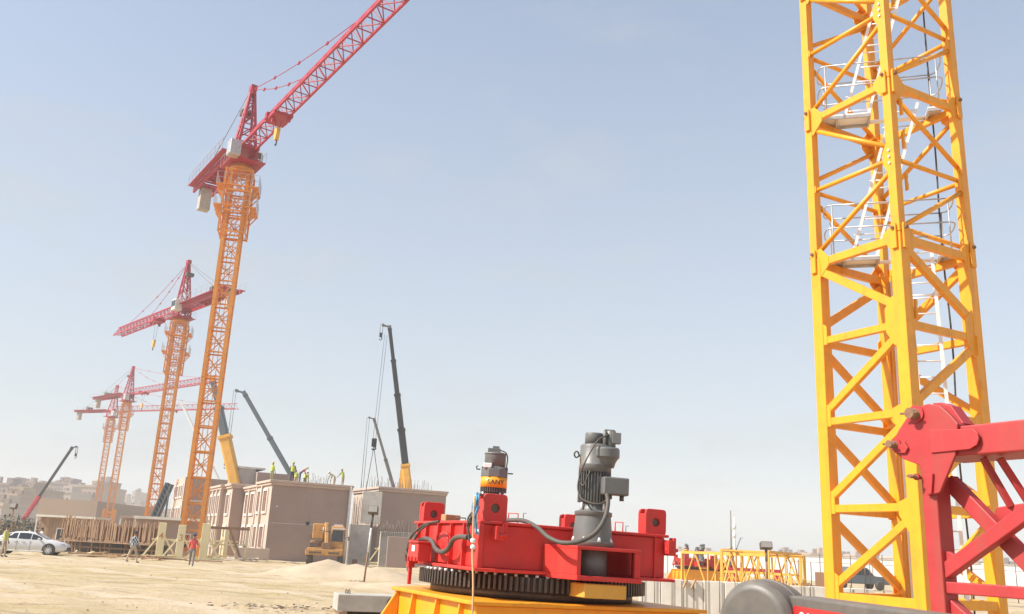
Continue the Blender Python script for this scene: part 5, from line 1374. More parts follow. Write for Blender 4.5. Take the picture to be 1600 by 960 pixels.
# ------------------------------------------------------------------ people
def person(label, loc, rz, shirt, trouser, hat=None, h=1.72, stride=.0, bend=0.0, arm=(.1, .1), elbow=(.2, .2), vest=None, look=0.0, crouch=0.0):
    """one continuous skinned figure; x is to the figure's left, -y is where it faces"""
    t = thing('person', label, 'person', loc, rz)
    s = h / 1.75
    V_ = {}; E_ = []; Rr = {}
    def add(n, p, r, par=None):
        V_[n] = Vector(p); Rr[n] = r
        if par: E_.append((par, n))
    hipz = .93 - crouch
    sp = lambda z: Vector((0, -math.sin(bend) * z, hipz + math.cos(bend) * z))
    add('pel', (0, 0, hipz), (.15, .11)); add('waist', sp(.20), (.135, .10), 'pel'); add('chest', sp(.40), (.165, .115), 'waist'); add('nb', sp(.53), (.075, .07), 'chest')
    add('neck', sp(.58) + Vector((0, -.01, 0)), (.055, .055), 'nb'); add('head', sp(.67) + Vector((0, -.02, 0)), (.078, .092), 'neck'); add('crown', sp(.77) + Vector((0, -.01, 0)), (.072, .085), 'head')
    for sd, k in ((1, 0), (-1, 1)):
        n = 'lr'[k]; st = stride * sd
        hip = Vector((.09 * sd, 0, hipz - .05)); kn = Vector((.10 * sd, -.45 * math.sin(st) - .10 * (crouch > 0) - .02, hipz - .05 - .43 * math.cos(st) + crouch * .35)); an = Vector((.10 * sd, kn.y - .40 * math.sin(st * .4) + (.16 if st < 0 else 0) * abs(stride), .085))
        if st < 0: an.z += .05 * min(1, abs(stride) * 2)
        add(n + 'hip', hip, (.095, .10), 'pel'); add(n + 'kn', kn, (.065, .07), n + 'hip'); add(n + 'an', an, (.045, .05), n + 'kn'); add(n + 'toe', an + Vector((.01 * sd, -.17, -.045)), (.042, .035), n + 'an')
        sh_ = sp(.47) + Vector((.175 * sd, 0, 0)); a1 = arm[k]; el = sh_ + Vector((.06 * sd, -.27 * math.sin(a1), -.28 * math.cos(a1))); a2 = a1 + elbow[k]; wr = el + Vector((.0, -.25 * math.sin(a2), -.25 * math.cos(a2)))
        add(n + 'sh', sh_, (.065, .065), 'chest'); add(n + 'el', el, (.046, .046), n + 'sh'); add(n + 'wr', wr, (.031, .033), n + 'el'); hd = wr + (wr - el).normalized() * .08
        add(n + 'pa', hd, (.022, .040), n + 'wr')
    names = list(V_); idx = {n: i for i, n in enumerate(names)}
    me = bpy.data.meshes.new('body'); me.from_pydata([V_[n] * s for n in names], [(idx[a], idx[b]) for a, b in E_], [])
    ob = bpy.data.objects.new('body', me); col.objects.link(ob)
    md = ob.modifiers.new('skin', 'SKIN'); md.use_smooth_shade = True
    for i, n in enumerate(names):
        me.skin_vertices[0].data[i].radius = (Rr[n][0] * s, Rr[n][1] * s); me.skin_vertices[0].data[i].use_root = (n == 'pel')
    sub = ob.modifiers.new('sub', 'SUBSURF'); sub.levels = 1; sub.render_levels = 1
    dgp = bpy.context.evaluated_depsgraph_get(); nm = bpy.data.meshes.new_from_object(ob.evaluated_get(dgp)); bpy.data.objects.remove(ob)
    q = MB(); q.v = [tuple(v.co) for v in nm.vertices]
    for mname in (shirt, trouser, 'skin', 'hair', 'navy'): pass
    bones = [(a, b) for a, b in E_]
    def region(c):
        best, bn = 9, None
        for a, b in bones:
            A, B = V_[a] * s, V_[b] * s; d = B - A; f = max(0, min(1, (c - A).dot(d) / max(1e-6, d.length_squared))); dd = (A + d * f - c).length - .5 * (Rr[a][0] * (1 - f) + Rr[b][0] * f) * s
            if dd < best: best, bn = dd, (a, b)
        a, b = bn
        if b.endswith('toe'): return 3
        if b in ('lhip', 'rhip', 'lkn', 'rkn', 'lan', 'ran'): return 1
        if b in ('neck', 'head', 'crown') or b.endswith('pa') or (b.endswith('wr') and False): return 2
        if bn == ('pel', 'waist') and c.z < (hipz + .06) * s: return 1
        return 0
    for f in nm.polygons:
        q.f.append(tuple(f.vertices)); q.sm.append(True); q.mi.append(region(f.center))
    # fingers and thumb, nose, ears joined into the body
    q.cur = 2
    for n in 'lr':
        w_, p_ = V_[n + 'wr'] * s, V_[n + 'pa'] * s; d = (p_ - w_).normalized(); sd = Vector((0, 1, 0)) - d * d.y; sd.normalize(); cu = d.cross(sd)
        for k, ln in ((-1.5, .065), (-.5, .08), (.5, .085), (1.5, .075)):
            a = p_ + sd * k * .019 * s; q.tube([a - d * .02, a + d * ln * .55 * s, a + d * ln * s + cu * .02 * s], [.010 * s, .009 * s, .006 * s], 5)
        a = p_ - d * .04 * s - sd * .03 * s; q.tube([a, a - sd * .03 * s + d * .03 * s, a - sd * .032 * s + d * .06 * s], [.012 * s, .010 * s, .007 * s], 5)
    hc = V_['head'] * s
    q.tube([hc + Vector((0, -.085, .02)) * s, hc + Vector((0, -.115, -.02)) * s], [.012 * s, .016 * s], 6)
    for sd in (-1, 1): q.tube([hc + Vector((sd * .075, .01, .03)) * s, hc + Vector((sd * .088, .02, -.02)) * s], [.016 * s, .012 * s], 6)
    q.cur = 4
    for sd in (-1, 1): q.tube([hc + Vector((sd * .03, -.088, .03)) * s, hc + Vector((sd * .03, -.094, .03)) * s], .010 * s, 6)
    q.tube([hc + Vector((-.025, -.092, -.045)) * s, hc + Vector((.025, -.092, -.045)) * s], .006 * s, 5)
    body = q.build('body', [M[shirt], M[trouser], M['skin'], M['navy'], M['hair']], t)
    bpy.data.meshes.remove(nm)
    cp = V_['crown'] * s; up = Vector((0, -math.sin(bend), math.cos(bend)))
    Mh = frame3((1, 0, 0), Vector((1, 0, 0)).cross(up) * -1, up, cp)
    if hat:
        k = MB(); k.lathe([(.108 * s, -.03 * s), (.108 * s, .0), (.098 * s, .05 * s), (.06 * s, .085 * s), (.01 * s, .10 * s)], 16, Mh)
        k.prism([(-.08 * s, .06 * s), (.08 * s, .06 * s), (.06 * s, .15 * s), (-.06 * s, .15 * s)], -.03 * s, -.015 * s, Mh @ Matrix.Rotation(math.pi, 4, 'Z'))
        k.build('hat', M[hat], t)
    else:
        k = MB(); k.lathe([(.088 * s, -.06 * s), (.096 * s, .0), (.085 * s, .045 * s), (.05 * s, .07 * s), (.01 * s, .078 * s)], 14, Mh); k.build('hair', M['hair'], t)
    if vest:
        k = MB(); n = 18; rings = []
        for z, rx, ry in ((.02, .185, .145), (.20, .175, .135), (.38, .195, .145), (.50, .15, .11)):
            c = sp(z); rings.append([(c + Vector((rx * math.cos(2 * math.pi * i / n), ry * math.sin(2 * math.pi * i / n) * math.cos(bend), ry * math.sin(2 * math.pi * i / n) * -math.sin(bend) * -1))) * s for i in range(n)])
        k.add([p for r_ in rings for p in r_], [(j * n + i, j * n + (i + 1) % n, (j + 1) * n + (i + 1) % n, (j + 1) * n + i) for j in range(3) for i in range(n)], True)
        v = k.build('vest', M[vest], t)
    return t
g = atY(4, 866, 52.5); person('person in hi-vis vest and dark cap at the left edge beside the white car', (g.x, g.y, 0), R_(100), 'khaki', 'khaki', 'navy', 1.75, .1, vest='hivis')
g = atZ(205, 880, 0); person('person in checked shirt and pale trousers walking on the sand', (g.x, g.y, 0), R_(72), 'check', 'khaki', None, 1.74, .42, arm=(.2, -.1), elbow=(.5, .2))
g = atZ(298, 885, 0); person('person in red jacket and dark cap walking past the cream racks', (g.x, g.y, 0), R_(15), 'redcl', 'greycl', 'navy', 1.74, .38, arm=(.15, -.2), elbow=(.6, .2))
def roof_person(px, py, Y, label, rz, **k):
    z = k.pop('z', 6.62); p = atY(px, py, Y); person(label, (p.x, p.y, z), rz, **k)
roof_person(424, 748, 81.0, 'person in hi-vis vest standing at the front corner of the roof', R_(150), shirt='hivis', trouser='olive', hat='hivis', vest='hivis', arm=(.5, .1), elbow=(.8, .3))
roof_person(456, 750, 81.5, 'person in hi-vis vest and black trousers standing mid-roof', R_(190), shirt='navy', trouser='navy', hat='hivis', vest='hivis', h=1.85)
roof_person(468, 750, 81.3, 'person in maroon top bending over on the roof', R_(100), shirt='maroon', trouser='navy', hat='hivis', bend=.9, arm=(.2, .3))
roof_person(462, 750, 83.0, 'person in pale clothes crouching behind the bending one', R_(200), shirt='olive', trouser='khaki', hat='white', crouch=.35, bend=.4, vest='hivis')
roof_person(476, 751, 82.0, 'person in hi-vis vest squatting right of the bending one', R_(160), shirt='hivis', trouser='olive', hat='whitecl', crouch=.5, bend=.5, vest='hivis')
roof_person(535, 757, 84.5, 'person in olive standing at the right end of the roof', R_(240), shirt='olive', trouser='khaki', hat='hivis', bend=.25, vest='hivis', arm=(.6, .3))
roof_person(522, 757, 84.5, 'person in pale olive bending near the right end of the roof', R_(250), shirt='olive', trouser='khaki', hat='white', bend=1.0, arm=(.2, .2))
for px, lab, shc, Y in ((40, 'person in white shirt whose head shows above the car roof', 'whitecl', 68), (59, 'person in white shirt and dark hair beyond the car bonnet', 'whitecl', 66), ):
    g = atY(px, 866, Y); person(lab, (g.x, g.y, 0), R_(200 - px), shc, 'greycl', None if px > 50 else 'navy', 1.72)

# ------------------------------------------------------------------ white saloon car
def car():
    g = atZ(74, 868.5, 0); t = thing('parked_car', 'dusty white saloon car parked at the left edge of the yard', 'car', (g.x - 1.62, g.y + .62, 0), R_(13))
    # stations: x, bottom z, shoulder z, roof z, half width low, half width shoulder, half width roof
    S = [(-2.42, .42, .70, .70, .62, .66, .50), (-2.36, .28, .98, 1.00, .78, .80, .62), (-2.0, .22, 1.04, 1.06, .88, .88, .66), (-1.65, .22, 1.02, 1.10, .90, .90, .62), (-1.25, .20, .99, 1.30, .91, .91, .58),
         (-.75, .19, .97, 1.42, .91, .91, .57), (-.2, .19, .95, 1.45, .91, .91, .57), (.3, .19, .94, 1.41, .91, .91, .57), (.75, .19, .94, 1.24, .91, .91, .59), (1.18, .20, .94, 1.00, .90, .90, .66),
         (1.55, .22, .90, .94, .90, .89, .66), (2.0, .22, .82, .85, .88, .86, .60), (2.28, .24, .72, .74, .80, .78, .52), (2.43, .30, .60, .62, .62, .62, .42)]
    q = MB(); vs_ = []; K = 11
    for x, zb, zs, zr, wl, ws, wr in S:
        half = [(wl * .86, zb), (wl, zb + .10), (max(wl, ws) + .015, (zb + zs) * .5), (ws, zs - .03), (wr + (ws - wr) * .06, zr - .035 if zr - zs > .1 else zr - .01), (0, zr)]
        ring = [(x, -y, z) for y, z in half] + [(x, y, z) for y, z in reversed(half[:-1])]
        vs_ += ring
    n = len(S); fs = [(i * K + j, i * K + j + 1, (i + 1) * K + j + 1, (i + 1) * K + j) for i in range(n - 1) for j in range(K - 1)]
    fs += [tuple(range(K)), tuple((n - 1) * K + j for j in range(K))] + [(i * K, (i + 1) * K, (i + 1) * K + K - 1, i * K + K - 1) for i in range(n - 1)]
    q.add(vs_, fs, True); body = q.build('body', M['carpaint'], t)
    def side(x, f, s, off=.012):
        """point on the cabin side: f=0 shoulder, 1 roof edge"""
        for i in range(n - 1):
            if S[i][0] <= x <= S[i + 1][0]:
                k = (x - S[i][0]) / (S[i + 1][0] - S[i][0]); a = [S[i][j] + (S[i + 1][j] - S[i][j]) * k for j in range(7)]; break
        y0, z0 = a[5], a[2] - .03; y1, z1 = a[6] + (a[5] - a[6]) * .06, a[3] - .035
        return Vector((x, s * (y0 + (y1 - y0) * f + off), z0 + (z1 - z0) * f + off * .3))
    for s in (-1, 1):
        for xs in ((-1.45, -1.2, -.9, -.55), (-.47, -.1, .25), (.31, .5, .7, .9)):
            q = MB(); vs_ = [side(x, .10, s) for x in xs] + [side(x, .86, s) for x in xs]; m_ = len(xs)
            q.add(vs_, [(i, i + 1, m_ + i + 1, m_ + i) for i in range(m_ - 1)]); q.build('side_window', M['glass'], body)
        q = MB(); q.box((.80, s * 1.02, 1.0), (.14, .20, .13)); q.build('mirror', M['carpaint'], body, .03)
        q = MB(); q.add([(1.95, s * .875, .70), (2.36, s * .72, .62), (2.30, s * .77, .74), (1.85, s * .865, .79)], [(0, 1, 2, 3)]); q.build('headlight', M['lens'], body)
        q = MB(); q.box((-2.28, s * .72, .88), (.26, .30, .13)); q.build('tail_light', M['label'], body)
        for x in (-.15, .35 - .95):
            q = MB(); q.box((x, s * .925, .80), (.18, .03, .03)); q.build('door_handle', M['carpaint'], body)
        q = MB(); q.box((-.1, s * .90, .24), (2.6, .06, .08)); q.build('sill', M['white'], body, .02)
        q = MB(); q.box((.28, s * .922, .56), (.012, .012, .62)); q.box((-.50, s * .922, .56), (.012, .012, .62)); q.build('door_gap', M['boomk'], body)
    q = MB(); q.add([(.42, -.52, 1.375), (.42, .52, 1.375), (1.16, .64, 1.015), (1.16, -.64, 1.015)], [(0, 1, 2, 3)]); q.add([(.42, -.52, 1.405), (.42, .52, 1.405), (1.16, .64, 1.04), (1.16, -.64, 1.04)], [(0, 1, 2, 3)]); q.build('windscreen', M['glass'], body)
    q = MB(); q.add([(-.95, -.5, 1.40), (-.95, .5, 1.40), (-1.75, .60, 1.09), (-1.75, -.60, 1.09)], [(0, 1, 2, 3)]); q.build('rear_window', M['glass'], body)
    q = MB(); q.prism([(-.62, .30), (.62, .30), (.50, .54), (-.50, .54)], 2.38, 2.47, frame3((0, 1, 0), (0, 0, 1), (1, 0, 0))); q.build('grille', M['boomk'], body)
    w0 = None
    for x in (-1.42, 1.42):
        for s in (-1, 1):
            q = MB(); q.cyl((x, s * .70, .36), (x, s * .918, .36), .40, n=24); q.build('wheel_arch', M['boomk'], body)
            q = MB(); q.lathe([(.22, -.11), (.31, -.11), (.335, -.08), (.335, .08), (.31, .11), (.22, .11)], 24, frame3((1, 0, 0), (0, 0, 1), (0, -1, 0), (x, s * .83, .335))); w_ = q.build('wheel', M['black'], t)
            q = MB(); q.lathe([(.22, -.02), (.22, .02)], 20, frame3((1, 0, 0), (0, 0, 1), (0, -1, 0), (x, s * .92, .335)))
            for k in range(10): a = 2 * math.pi * k / 10; q.bar((x, s * .945, .335), (x + .21 * math.cos(a), s * .945, .335 + .21 * math.sin(a)), .035, .02, (0, 1, 0))
            q.build('rim', M['alu'], w_)
            q = MB(); q.lathe([(.17, -.01), (.17, .005)], 20, frame3((1, 0, 0), (0, 0, 1), (0, -1, 0), (x, s * .938, .335))); q.build('rim_recess', M['dsteel'], w_)
car()

# ------------------------------------------------------------------ old yellow wheeled crane-excavator by the blank wall
def loader():
    g = atZ(502, 884, 0); t = thing('wheeled_excavator', 'old orange-yellow wheeled excavator parked against the blank taupe wall', 'excavator', (g.x, g.y + 1.2, 0), R_(10))
    q = MB(); q.b2((-1.35, -1.2, .75), (1.3, 3.4, 1.25)); q.build('chassis', M['digger'], t, .04)
    q = MB(); q.b2((-1.45, -1.5, .72), (1.2, -1.22, 1.15)); bp = q.build('bumper', M['digger'], t, .03)
    q = MB(); q.b2((-1.2, -1.53, .85), (-.3, -1.505, .98)); q.b2((.2, -1.53, .85), (1.0, -1.505, .98)); q.build('bumper_slot', M['dsteel'], bp)
    q = MB(); q.b2((-1.2, .2, 1.25), (-.25, 3.3, 1.75)); q.b2((-1.1, -.3, 1.9), (-.3, 1.6, 3.0)); q.build('engine_cover', M['digger'], t, .04)
    q = MB(); q.b2((-1.25, -.6, 1.25), (-.55, .1, 1.62)); q.build('tool_box', M['dsteel'], t, .03)
    q = MB(); q.b2((.28, -.9, 1.25), (1.25, .9, 2.85)); cb = q.build('cab', M['digger'], t, .06)
    q = MB(); q.b2((.36, -.93, 1.75), (1.17, -.902, 2.55)); q.build('window', M['glass'], cb)
    q = MB(); q.b2((.32, -.95, 2.62), (1.30, -.4, 2.72)); q.build('visor', M['trim'], cb)
    q = MB(); q.b2((1.26, -.8, 1.9), (1.285, .6, 2.6)); q.build('window', M['glass'], cb)
    q = MB(); q.b2((.42, -.3, 2.86), (1.1, .5, 3.0)); q.build('roof_hatch', M['trim'], cb)
    q = MB(); q.bar((0, .6, 1.4), (-.12, -.5, 3.0), .32, .40); q.bar((-.12, -.5, 3.05), (.02, -1.25, 1.45), .24, .30); q.build('boom_arm', M['digger'], t, .03)
    q = MB(); q.cyl((.14, .2, 1.6), (.05, -.45, 2.75), .07, n=10); q.cyl((-.3, .2, 1.6), (-.3, -.45, 2.75), .06, n=10); q.build('hydraulic_ram', M['steel'], t)
    q = MB(); q.prism([(-.35, 0), (.35, 0), (.28, .5), (-.28, .5)], -.25, .15, frame3((1, 0, 0), (0, 0, 1), (0, 1, 0), (.0, -1.2, 1.15))); q.build('bucket', M['rust'], t, .03)
    q = MB(); q.tube([(-.2, -.6, 1.8), (-.15, -.7, 2.6), (.05, -.8, 2.95)], .03, 6); q.tube([(.3, -.9, 2.4), (-.55, -1.0, 2.5)], .025, 6); q.build('hydraulic_hose', M['black'], t)
    for x, m_ in ((1.45, 1), (-1.3, 1)):
        q = MB(); q.bar((x - .15 * (1 if x > 0 else -1), -.9, 2.0), (x + .15, -1.0, 2.1), .03); q.box((x + .15, -1.0, 2.0), (.12, .05, .28)); q.build('mirror', M['dsteel'], t)
    for x in (-1.15, 1.1):
        for y in (-.75, 2.5):
            q = MB(); q.lathe([(.25, -.2), (.48, -.2), (.54, -.13), (.54, .13), (.48, .2), (.25, .2)], 20, frame3((0, 1, 0), (0, 0, 1), (1, 0, 0), (x, y, .52))); w_ = q.build('wheel', M['black'], t)
            q = MB(); q.lathe([(.25, -.12), (.1, -.18), (.1, .18), (.25, .12)], 16, frame3((0, 1, 0), (0, 0, 1), (1, 0, 0), (x, y, .52))); q.build('rim', M['digger'], w_)
loader()

# ------------------------------------------------------------------ left background: lamp, city, long wall building
pb = atY(17, 850, 75); pt_ = atY(21, 795, 75); lamp_post('lamp_post', Vector((pb.x, pb.y, 0)), pt_, 'twin-headed lamp post behind the white car', (.5, .3, .42), False, 'wood2')
def city_block(label, px, top, Y, wpx, dep, m_, rows=0, cols=0, rz=0.0, wsz=None, parapet=True):
    a = atY(px, top, Y); b_ = atY(px + wpx, top, Y); wd = b_.x - a.x; h = a.z
    t = thing('city_building', label, 'building', (a.x, Y, 0), rz, 'buildings of the distant town')
    q = MB(); q.b2((0, 0, -1), (wd, dep, h)); q.build('wall', M[m_], t)
    if parapet:
        q = MB(); q.b2((-.3, -.3, h), (wd + .3, dep, h + .9)); q.b2((wd * .55, dep * .2, h + .9), (wd * .8, dep * .5, h + 3.2)); q.build('roof', M[m_], t)
        for k in range(2):
            q = MB(); xx = wd * (.12 + .55 * k + (abs(px) % 7) * .02); q.b2((xx, dep * .1, h + .9), (xx + 1.6, dep * .1 + 1.5, h + 1.9 + (px * 7 + k * 3) % 1.4)); q.build('roof_tank', M['city3'], t)
    w0 = None
    for i in range(rows):
        for j in range(cols):
            sx = wd / (cols + .6); sz = min(4.0, (h - 3) / max(1, rows)); ww, wh = wsz or (sx * .42, sz * .48)
            p = (sx * (j + .8), 0, h - 1.0 - sz * (i + .75))
            if w0 is None:
                q = MB(); q.b2((-ww / 2, -.05, 0), (ww / 2, -.01, wh)); w0 = q.build('window', M['cwin'], t); w0.location = p
            else: inst(w0, t, p)
    return t
city_block('tan apartment block with rows of small windows at the far left', 0, 775, 290, 27, 25, 'city2', 5, 5)
city_block('taller tan block behind the windowed one at far left', 16, 764, 330, 33, 25, 'city1', 6, 4)
city_block('grey block left of the red crane foot', 27, 787, 300, 22, 20, 'city3', 3, 3)
city_block('dark-topped block at the very left edge', -20, 757, 360, 34, 25, 'city3', 6, 4)
city_block('wide pale building terraces behind the red crane foot', 56, 768, 380, 56, 30, 'city4', 3, 8)
city_block('brown stepped building right of the black boom', 78, 756, 420, 32, 30, 'city3', 5, 5)
city_block('long cream building in the haze left of the far crane pair', 108, 760, 400, 46, 30, 'city2', 3, 6)
city_block('huge windowless tan warehouse behind the shuttering', 62, 779, 210, 92, 35, 'city1', 0, 0, parapet=False)
city_block('grey low warehouse annex in front of the tan one', 70, 805, 190, 78, 14, 'city3', 0, 0, parapet=False)
r = random.Random(5)
for i, (px, top, w_, Y, m_, lab) in enumerate(((170, 792, 18, 520, 'city3', 'faint grey block right of the far crane pair'), (186, 778, 12, 640, 'city4', 'pale slab tower fading in haze beside the second mast'), (198, 790, 22, 560, 'city2', 'low cream block fading in haze under the second mast'),
        (207, 770, 5, 600, 'city4', 'slender pale tower fading in haze near the second mast'), (218, 796, 30, 520, 'city4', 'low white block in haze behind the second mast'), (150, 786, 16, 480, 'city3', 'grey block in haze just right of the warehouse'), (-14, 790, 18, 260, 'city4', 'low white house at the left frame edge'), (250, 800, 40, 500, 'city2', 'low cream block in haze between the orange masts'))):
    city_block(lab, px, top, Y, w_, 20, m_, 4, max(2, w_ // 5))
town = random.Random(31)
ORD = ('first', 'second', 'third', 'fourth', 'fifth', 'sixth', 'seventh', 'eighth', 'ninth', 'tenth', 'eleventh', 'twelfth', 'thirteenth', 'fourteenth')
for i in range(14):
    px = -6 + i * 13 + town.uniform(-3, 3); k = town.randrange(4)
    city_block('small hazy ' + ('tan', 'cream', 'grey', 'white')[k] + ' block on the left skyline, ' + ORD[i] + ' from the left', px, 762 + town.uniform(-10, 14), 430 + town.uniform(0, 60), town.uniform(8, 18), 16, ('city1', 'city2', 'city3', 'city4')[k], 5, 3)
def shrub(label, px, Y, R, hgt, seed):
    p = atY(px, 850, Y); t = thing('shrub', label, 'shrub', (p.x, p.y, 0)); r = random.Random(seed)
    q = MB()
    for i in range(900):
        a, e, k = r.uniform(0, 6.28), r.random(), r.random() ** .4; x, y, z = R * k * math.cos(a), R * .6 * k * math.sin(a), hgt * (.1 + .9 * e * (1 - .5 * k * k)); s = r.uniform(.08, .2)
        u = Vector((r.uniform(-1, 1), r.uniform(-1, 1), r.uniform(-1, 1))).normalized() * s; v = u.orthogonal().normalized() * s * .6; c = Vector((x, y, z))
        q.add([c - u, c + v, c + u, c - v], [(0, 1, 2, 3)])
    q.build('foliage', M['foliage'], t)
    q = MB()
    for k in range(5): q.tube([(0, 0, -.1), (R * .5 * math.cos(k * 1.3), R * .3 * math.sin(k * 1.3), hgt * .7)], [.06, .02], 5)
    q.build('stem', M['wood2'], t)
shrub('dusty green shrubs behind the car at the left edge', 8, 110, 3.6, 3.3, 2)
shrub('dusty brown-green shrubs under the red crane foot', 34, 115, 3.0, 3.0, 3)

# ------------------------------------------------------------------ right background
c1 = copy_tree(UNIT); p = atY(1084, 905, 60); c1.location = (p.x, p.y, -.15); c1.rotation_euler = (0, 0, R_(10)); tag(c1, 'distant red slewing platform at the left end of the concrete wall', 'slewing unit')
c2 = copy_tree(UNIT); p = atY(1113, 905, 62); c2.location = (p.x, p.y, -.30); c2.rotation_euler = (0, 0, R_(48)); tag(c2, 'distant red slewing platform under the yellow lattice frame', 'slewing unit')
def concrete_wall():
    a = atY(1000, 903, 28.2); b_ = atY(1236, 913, 28.0); d = Vector((b_.x - a.x, b_.y - a.y, 0)); L = d.length * 1.55
    t = thing('concrete_wall', 'low pale concrete wall with upright joints behind the slewing unit', 'wall', (a.x, a.y, 0), math.atan2(d.y, d.x)); h = a.z
    n = 11; q = MB(); q.b2((0, 0, -.1), (L / n - .02, .25, h)); o = q.build('wall_panel', M['concp'], t, .012)
    for i in range(1, n): inst(o, t, (L * i / n, rnd.uniform(-.008, .008), rnd.uniform(-.02, .01)))
    bar_ = None
    for i in range(18):
        x = L * (i + .3) / 18 + rnd.uniform(-.1, .1); hh = rnd.uniform(.0, .05)
        if bar_ is None: q = MB(); q.tube([(0, -.035, .15), (0, -.035, h + .06)], .012, 6); bar_ = q.build('upright_bar', M['dsteel'], t); bar_.location = (x, 0, 0)
        else: inst(bar_, t, (x, 0, hh))
    for x in (L * .20, L * .235):
        q = MB(); q.bar((x, -.06, h + .02), (x - .12, -.10, h - .22), .09, .04); q.build('timber_offcut', M['wood'], t)
    return t
concrete_wall()
def yellow_frame(label, pts, Y0, Y1, ht, bays, rear=1.6):
    """lattice crane section lying on the ground: front face between two photo points, own depth"""
    a = atY(*pts[0], Y0); b_ = atY(*pts[1], Y1); d = Vector((b_.x - a.x, b_.y - a.y, 0)); L = d.length
    z1 = (a.z + b_.z) / 2; z0 = z1 - ht
    t = thing('crane_section', label, 'crane section', (a.x, a.y, 0), math.atan2(d.y, d.x))
    for y in (0, rear):
        for z, w_ in ((z1, .12), (z0, .10)):
            q = MB(); q.bar((0, y, z), (L, y, z), w_, w_); q.build('chord', M['yellowd'], t)
        for i in range(bays + 1):
            x = L * i / bays; q = MB(); q.bar((x, y, z0), (x, y, z1), .11 if i in (0, bays) else .06); q.build('post', M['yellowd'], t)
        for i in range(bays):
            x0, x1 = L * i / bays, L * (i + 1) / bays; q = MB(); q.bar((x0, y, z0), ((x0 + x1) / 2, y, z1), .05); q.build('brace', M['yellowd'], t)
            q = MB(); q.bar(((x0 + x1) / 2, y, z1), (x1, y, z0), .05); q.build('brace', M['yellowd'], t)
    for i in range(bays + 1):
        for z in (z0, z1): q = MB(); x = L * i / bays; q.bar((x, 0, z), (x, rear, z), .06); q.build('cross_bar', M['yellowd'], t)
    for x in (.3, L - .3):
        q = MB(); q.b2((x - .15, -.2, -.05), (x + .15, rear + .2, max(.05, z0 - .07))); q.build('timber_bearer', M['wood2'], t)
yellow_frame('long yellow lattice section lying behind the two distant red platforms', ((1066, 867), (1198, 863)), 46, 40, 1.75, 3, 2.0)
yellow_frame('shorter yellow lattice section right of the square floodlight', ((1200, 863), (1250, 867)), 39, 44, 1.75, 2, 2.0)
yellow_frame('low orange lattice section half hidden behind the grey winch motor', ((1130, 893), (1236, 899)), 52, 50, .9, 4, 1.6)
def red_beam():
    a = atY(1135, 888, 55); b_ = atY(1222, 892, 54); t = thing('red_beam', 'thin red girder lying behind the yellow lattice sections', 'girder', (a.x, a.y, 0), math.atan2(b_.y - a.y, b_.x - a.x)); L = (b_ - a).length
    q = MB(); q.b2((0, 0, a.z - .12), (L, .3, a.z + .06)); q.build('web', M['redfar'], t)
    for x in (.3, L - .3): q = MB(); q.b2((x - .2, -.1, -.05), (x + .2, .5, a.z - .12)); q.build('trestle', M['redfar'], t)
red_beam()
pb = atY(1199, 915, 34); pt_ = atY(1197, 858, 34); lamp_post('floodlight_post', Vector((pb.x, pb.y, 0)), pt_, 'square floodlight on a thin post over the yellow lattice sections', (.42, .25, .26), False, 'rust')
def mast_pole(label, px, top, Y, rad, m_, sec=False):
    a = atY(px, top, Y); t = thing('antenna_pole', label, 'pole', (a.x, Y, 0)); q = MB(); q.tube([(0, 0, 0), (0, 0, a.z * .55), (0, 0, a.z)], [rad, rad, rad * .7], 8); q.build('shaft', M[m_], t)
    q = MB(); q.b2((-1, -1, -.1), (1, 1, .3)); q.build('footing', M['conc'], t)
    if sec:
        for f in (.62, .78): q = MB(); q.lathe([(rad * 1.7, a.z * f), (rad * 1.7, a.z * f + 1.0)], 8); q.build('antenna', M['white'], t)
mast_pole('thin grey pole standing far beyond the yellow lattice section', 1141.5, 798, 190, .14, 'dsteel'); mast_pole('whitish pole with antennas right of the thin grey pole', 1147, 809, 200, .24, 'white', True)
def boundary_wall():
    a = atY(1040, 866, 118); b_ = atY(1600, 893, 104); d = Vector((b_.x - a.x, b_.y - a.y, 0)); L = d.length * 1.7
    t = thing('boundary_wall', 'long white boundary wall across the far right of the yard', 'wall', (a.x, a.y, 0), math.atan2(d.y, d.x)); h = 2.75; n = 17
    q = MB(); q.b2((0, 0, -.2), (L / n - .01, .25, h)); o = q.build('wall_bay', M['offwhite'], t)
    q = MB(); q.b2((-.2, -.12, -.2), (.2, -.005, h + .12)); c = q.build('pier', M['offwhite'], t)
    q = MB(); q.b2((0, -.08, h), (L / n, .33, h + .12)); k = q.build('coping', M['conc'], t)
    for i in range(1, n): inst(o, t, (L * i / n, 0, 0)); inst(c, t, (L * i / n, 0, 0)); inst(k, t, (L * i / n, 0, 0))
    return t
boundary_wall()
def site_fence():
    """posts and wires in front of the white wall"""
    a = atY(1232, 905, 62); b_ = atY(1640, 925, 60); d = Vector((b_.x - a.x, b_.y - a.y, 0)); L = d.length
    t = thing('post_fence', 'row of thin dark posts in front of the white boundary wall', 'fence', (a.x, a.y, 0), math.atan2(d.y, d.x)); o = None
    for i in range(22):
        x = L * i / 21 + rnd.uniform(-.3, .3); hh = rnd.uniform(.75, 1.1)
        if o is None: q = MB(); q.tube([(0, 0, -.1), (0, 0, 2.4)], .028, 6); o = q.build('post', M['dsteel'], t); o.location = (x, 0, 0)
        else: inst(o, t, (x, rnd.uniform(-.5, .5), 0), 0, (1, 1, hh))
    q = MB(); q.tube([(0, 0, 1.9), (L, 0, 1.95)], .014, 5); q.build('wire', M['dsteel'], t)
site_fence()
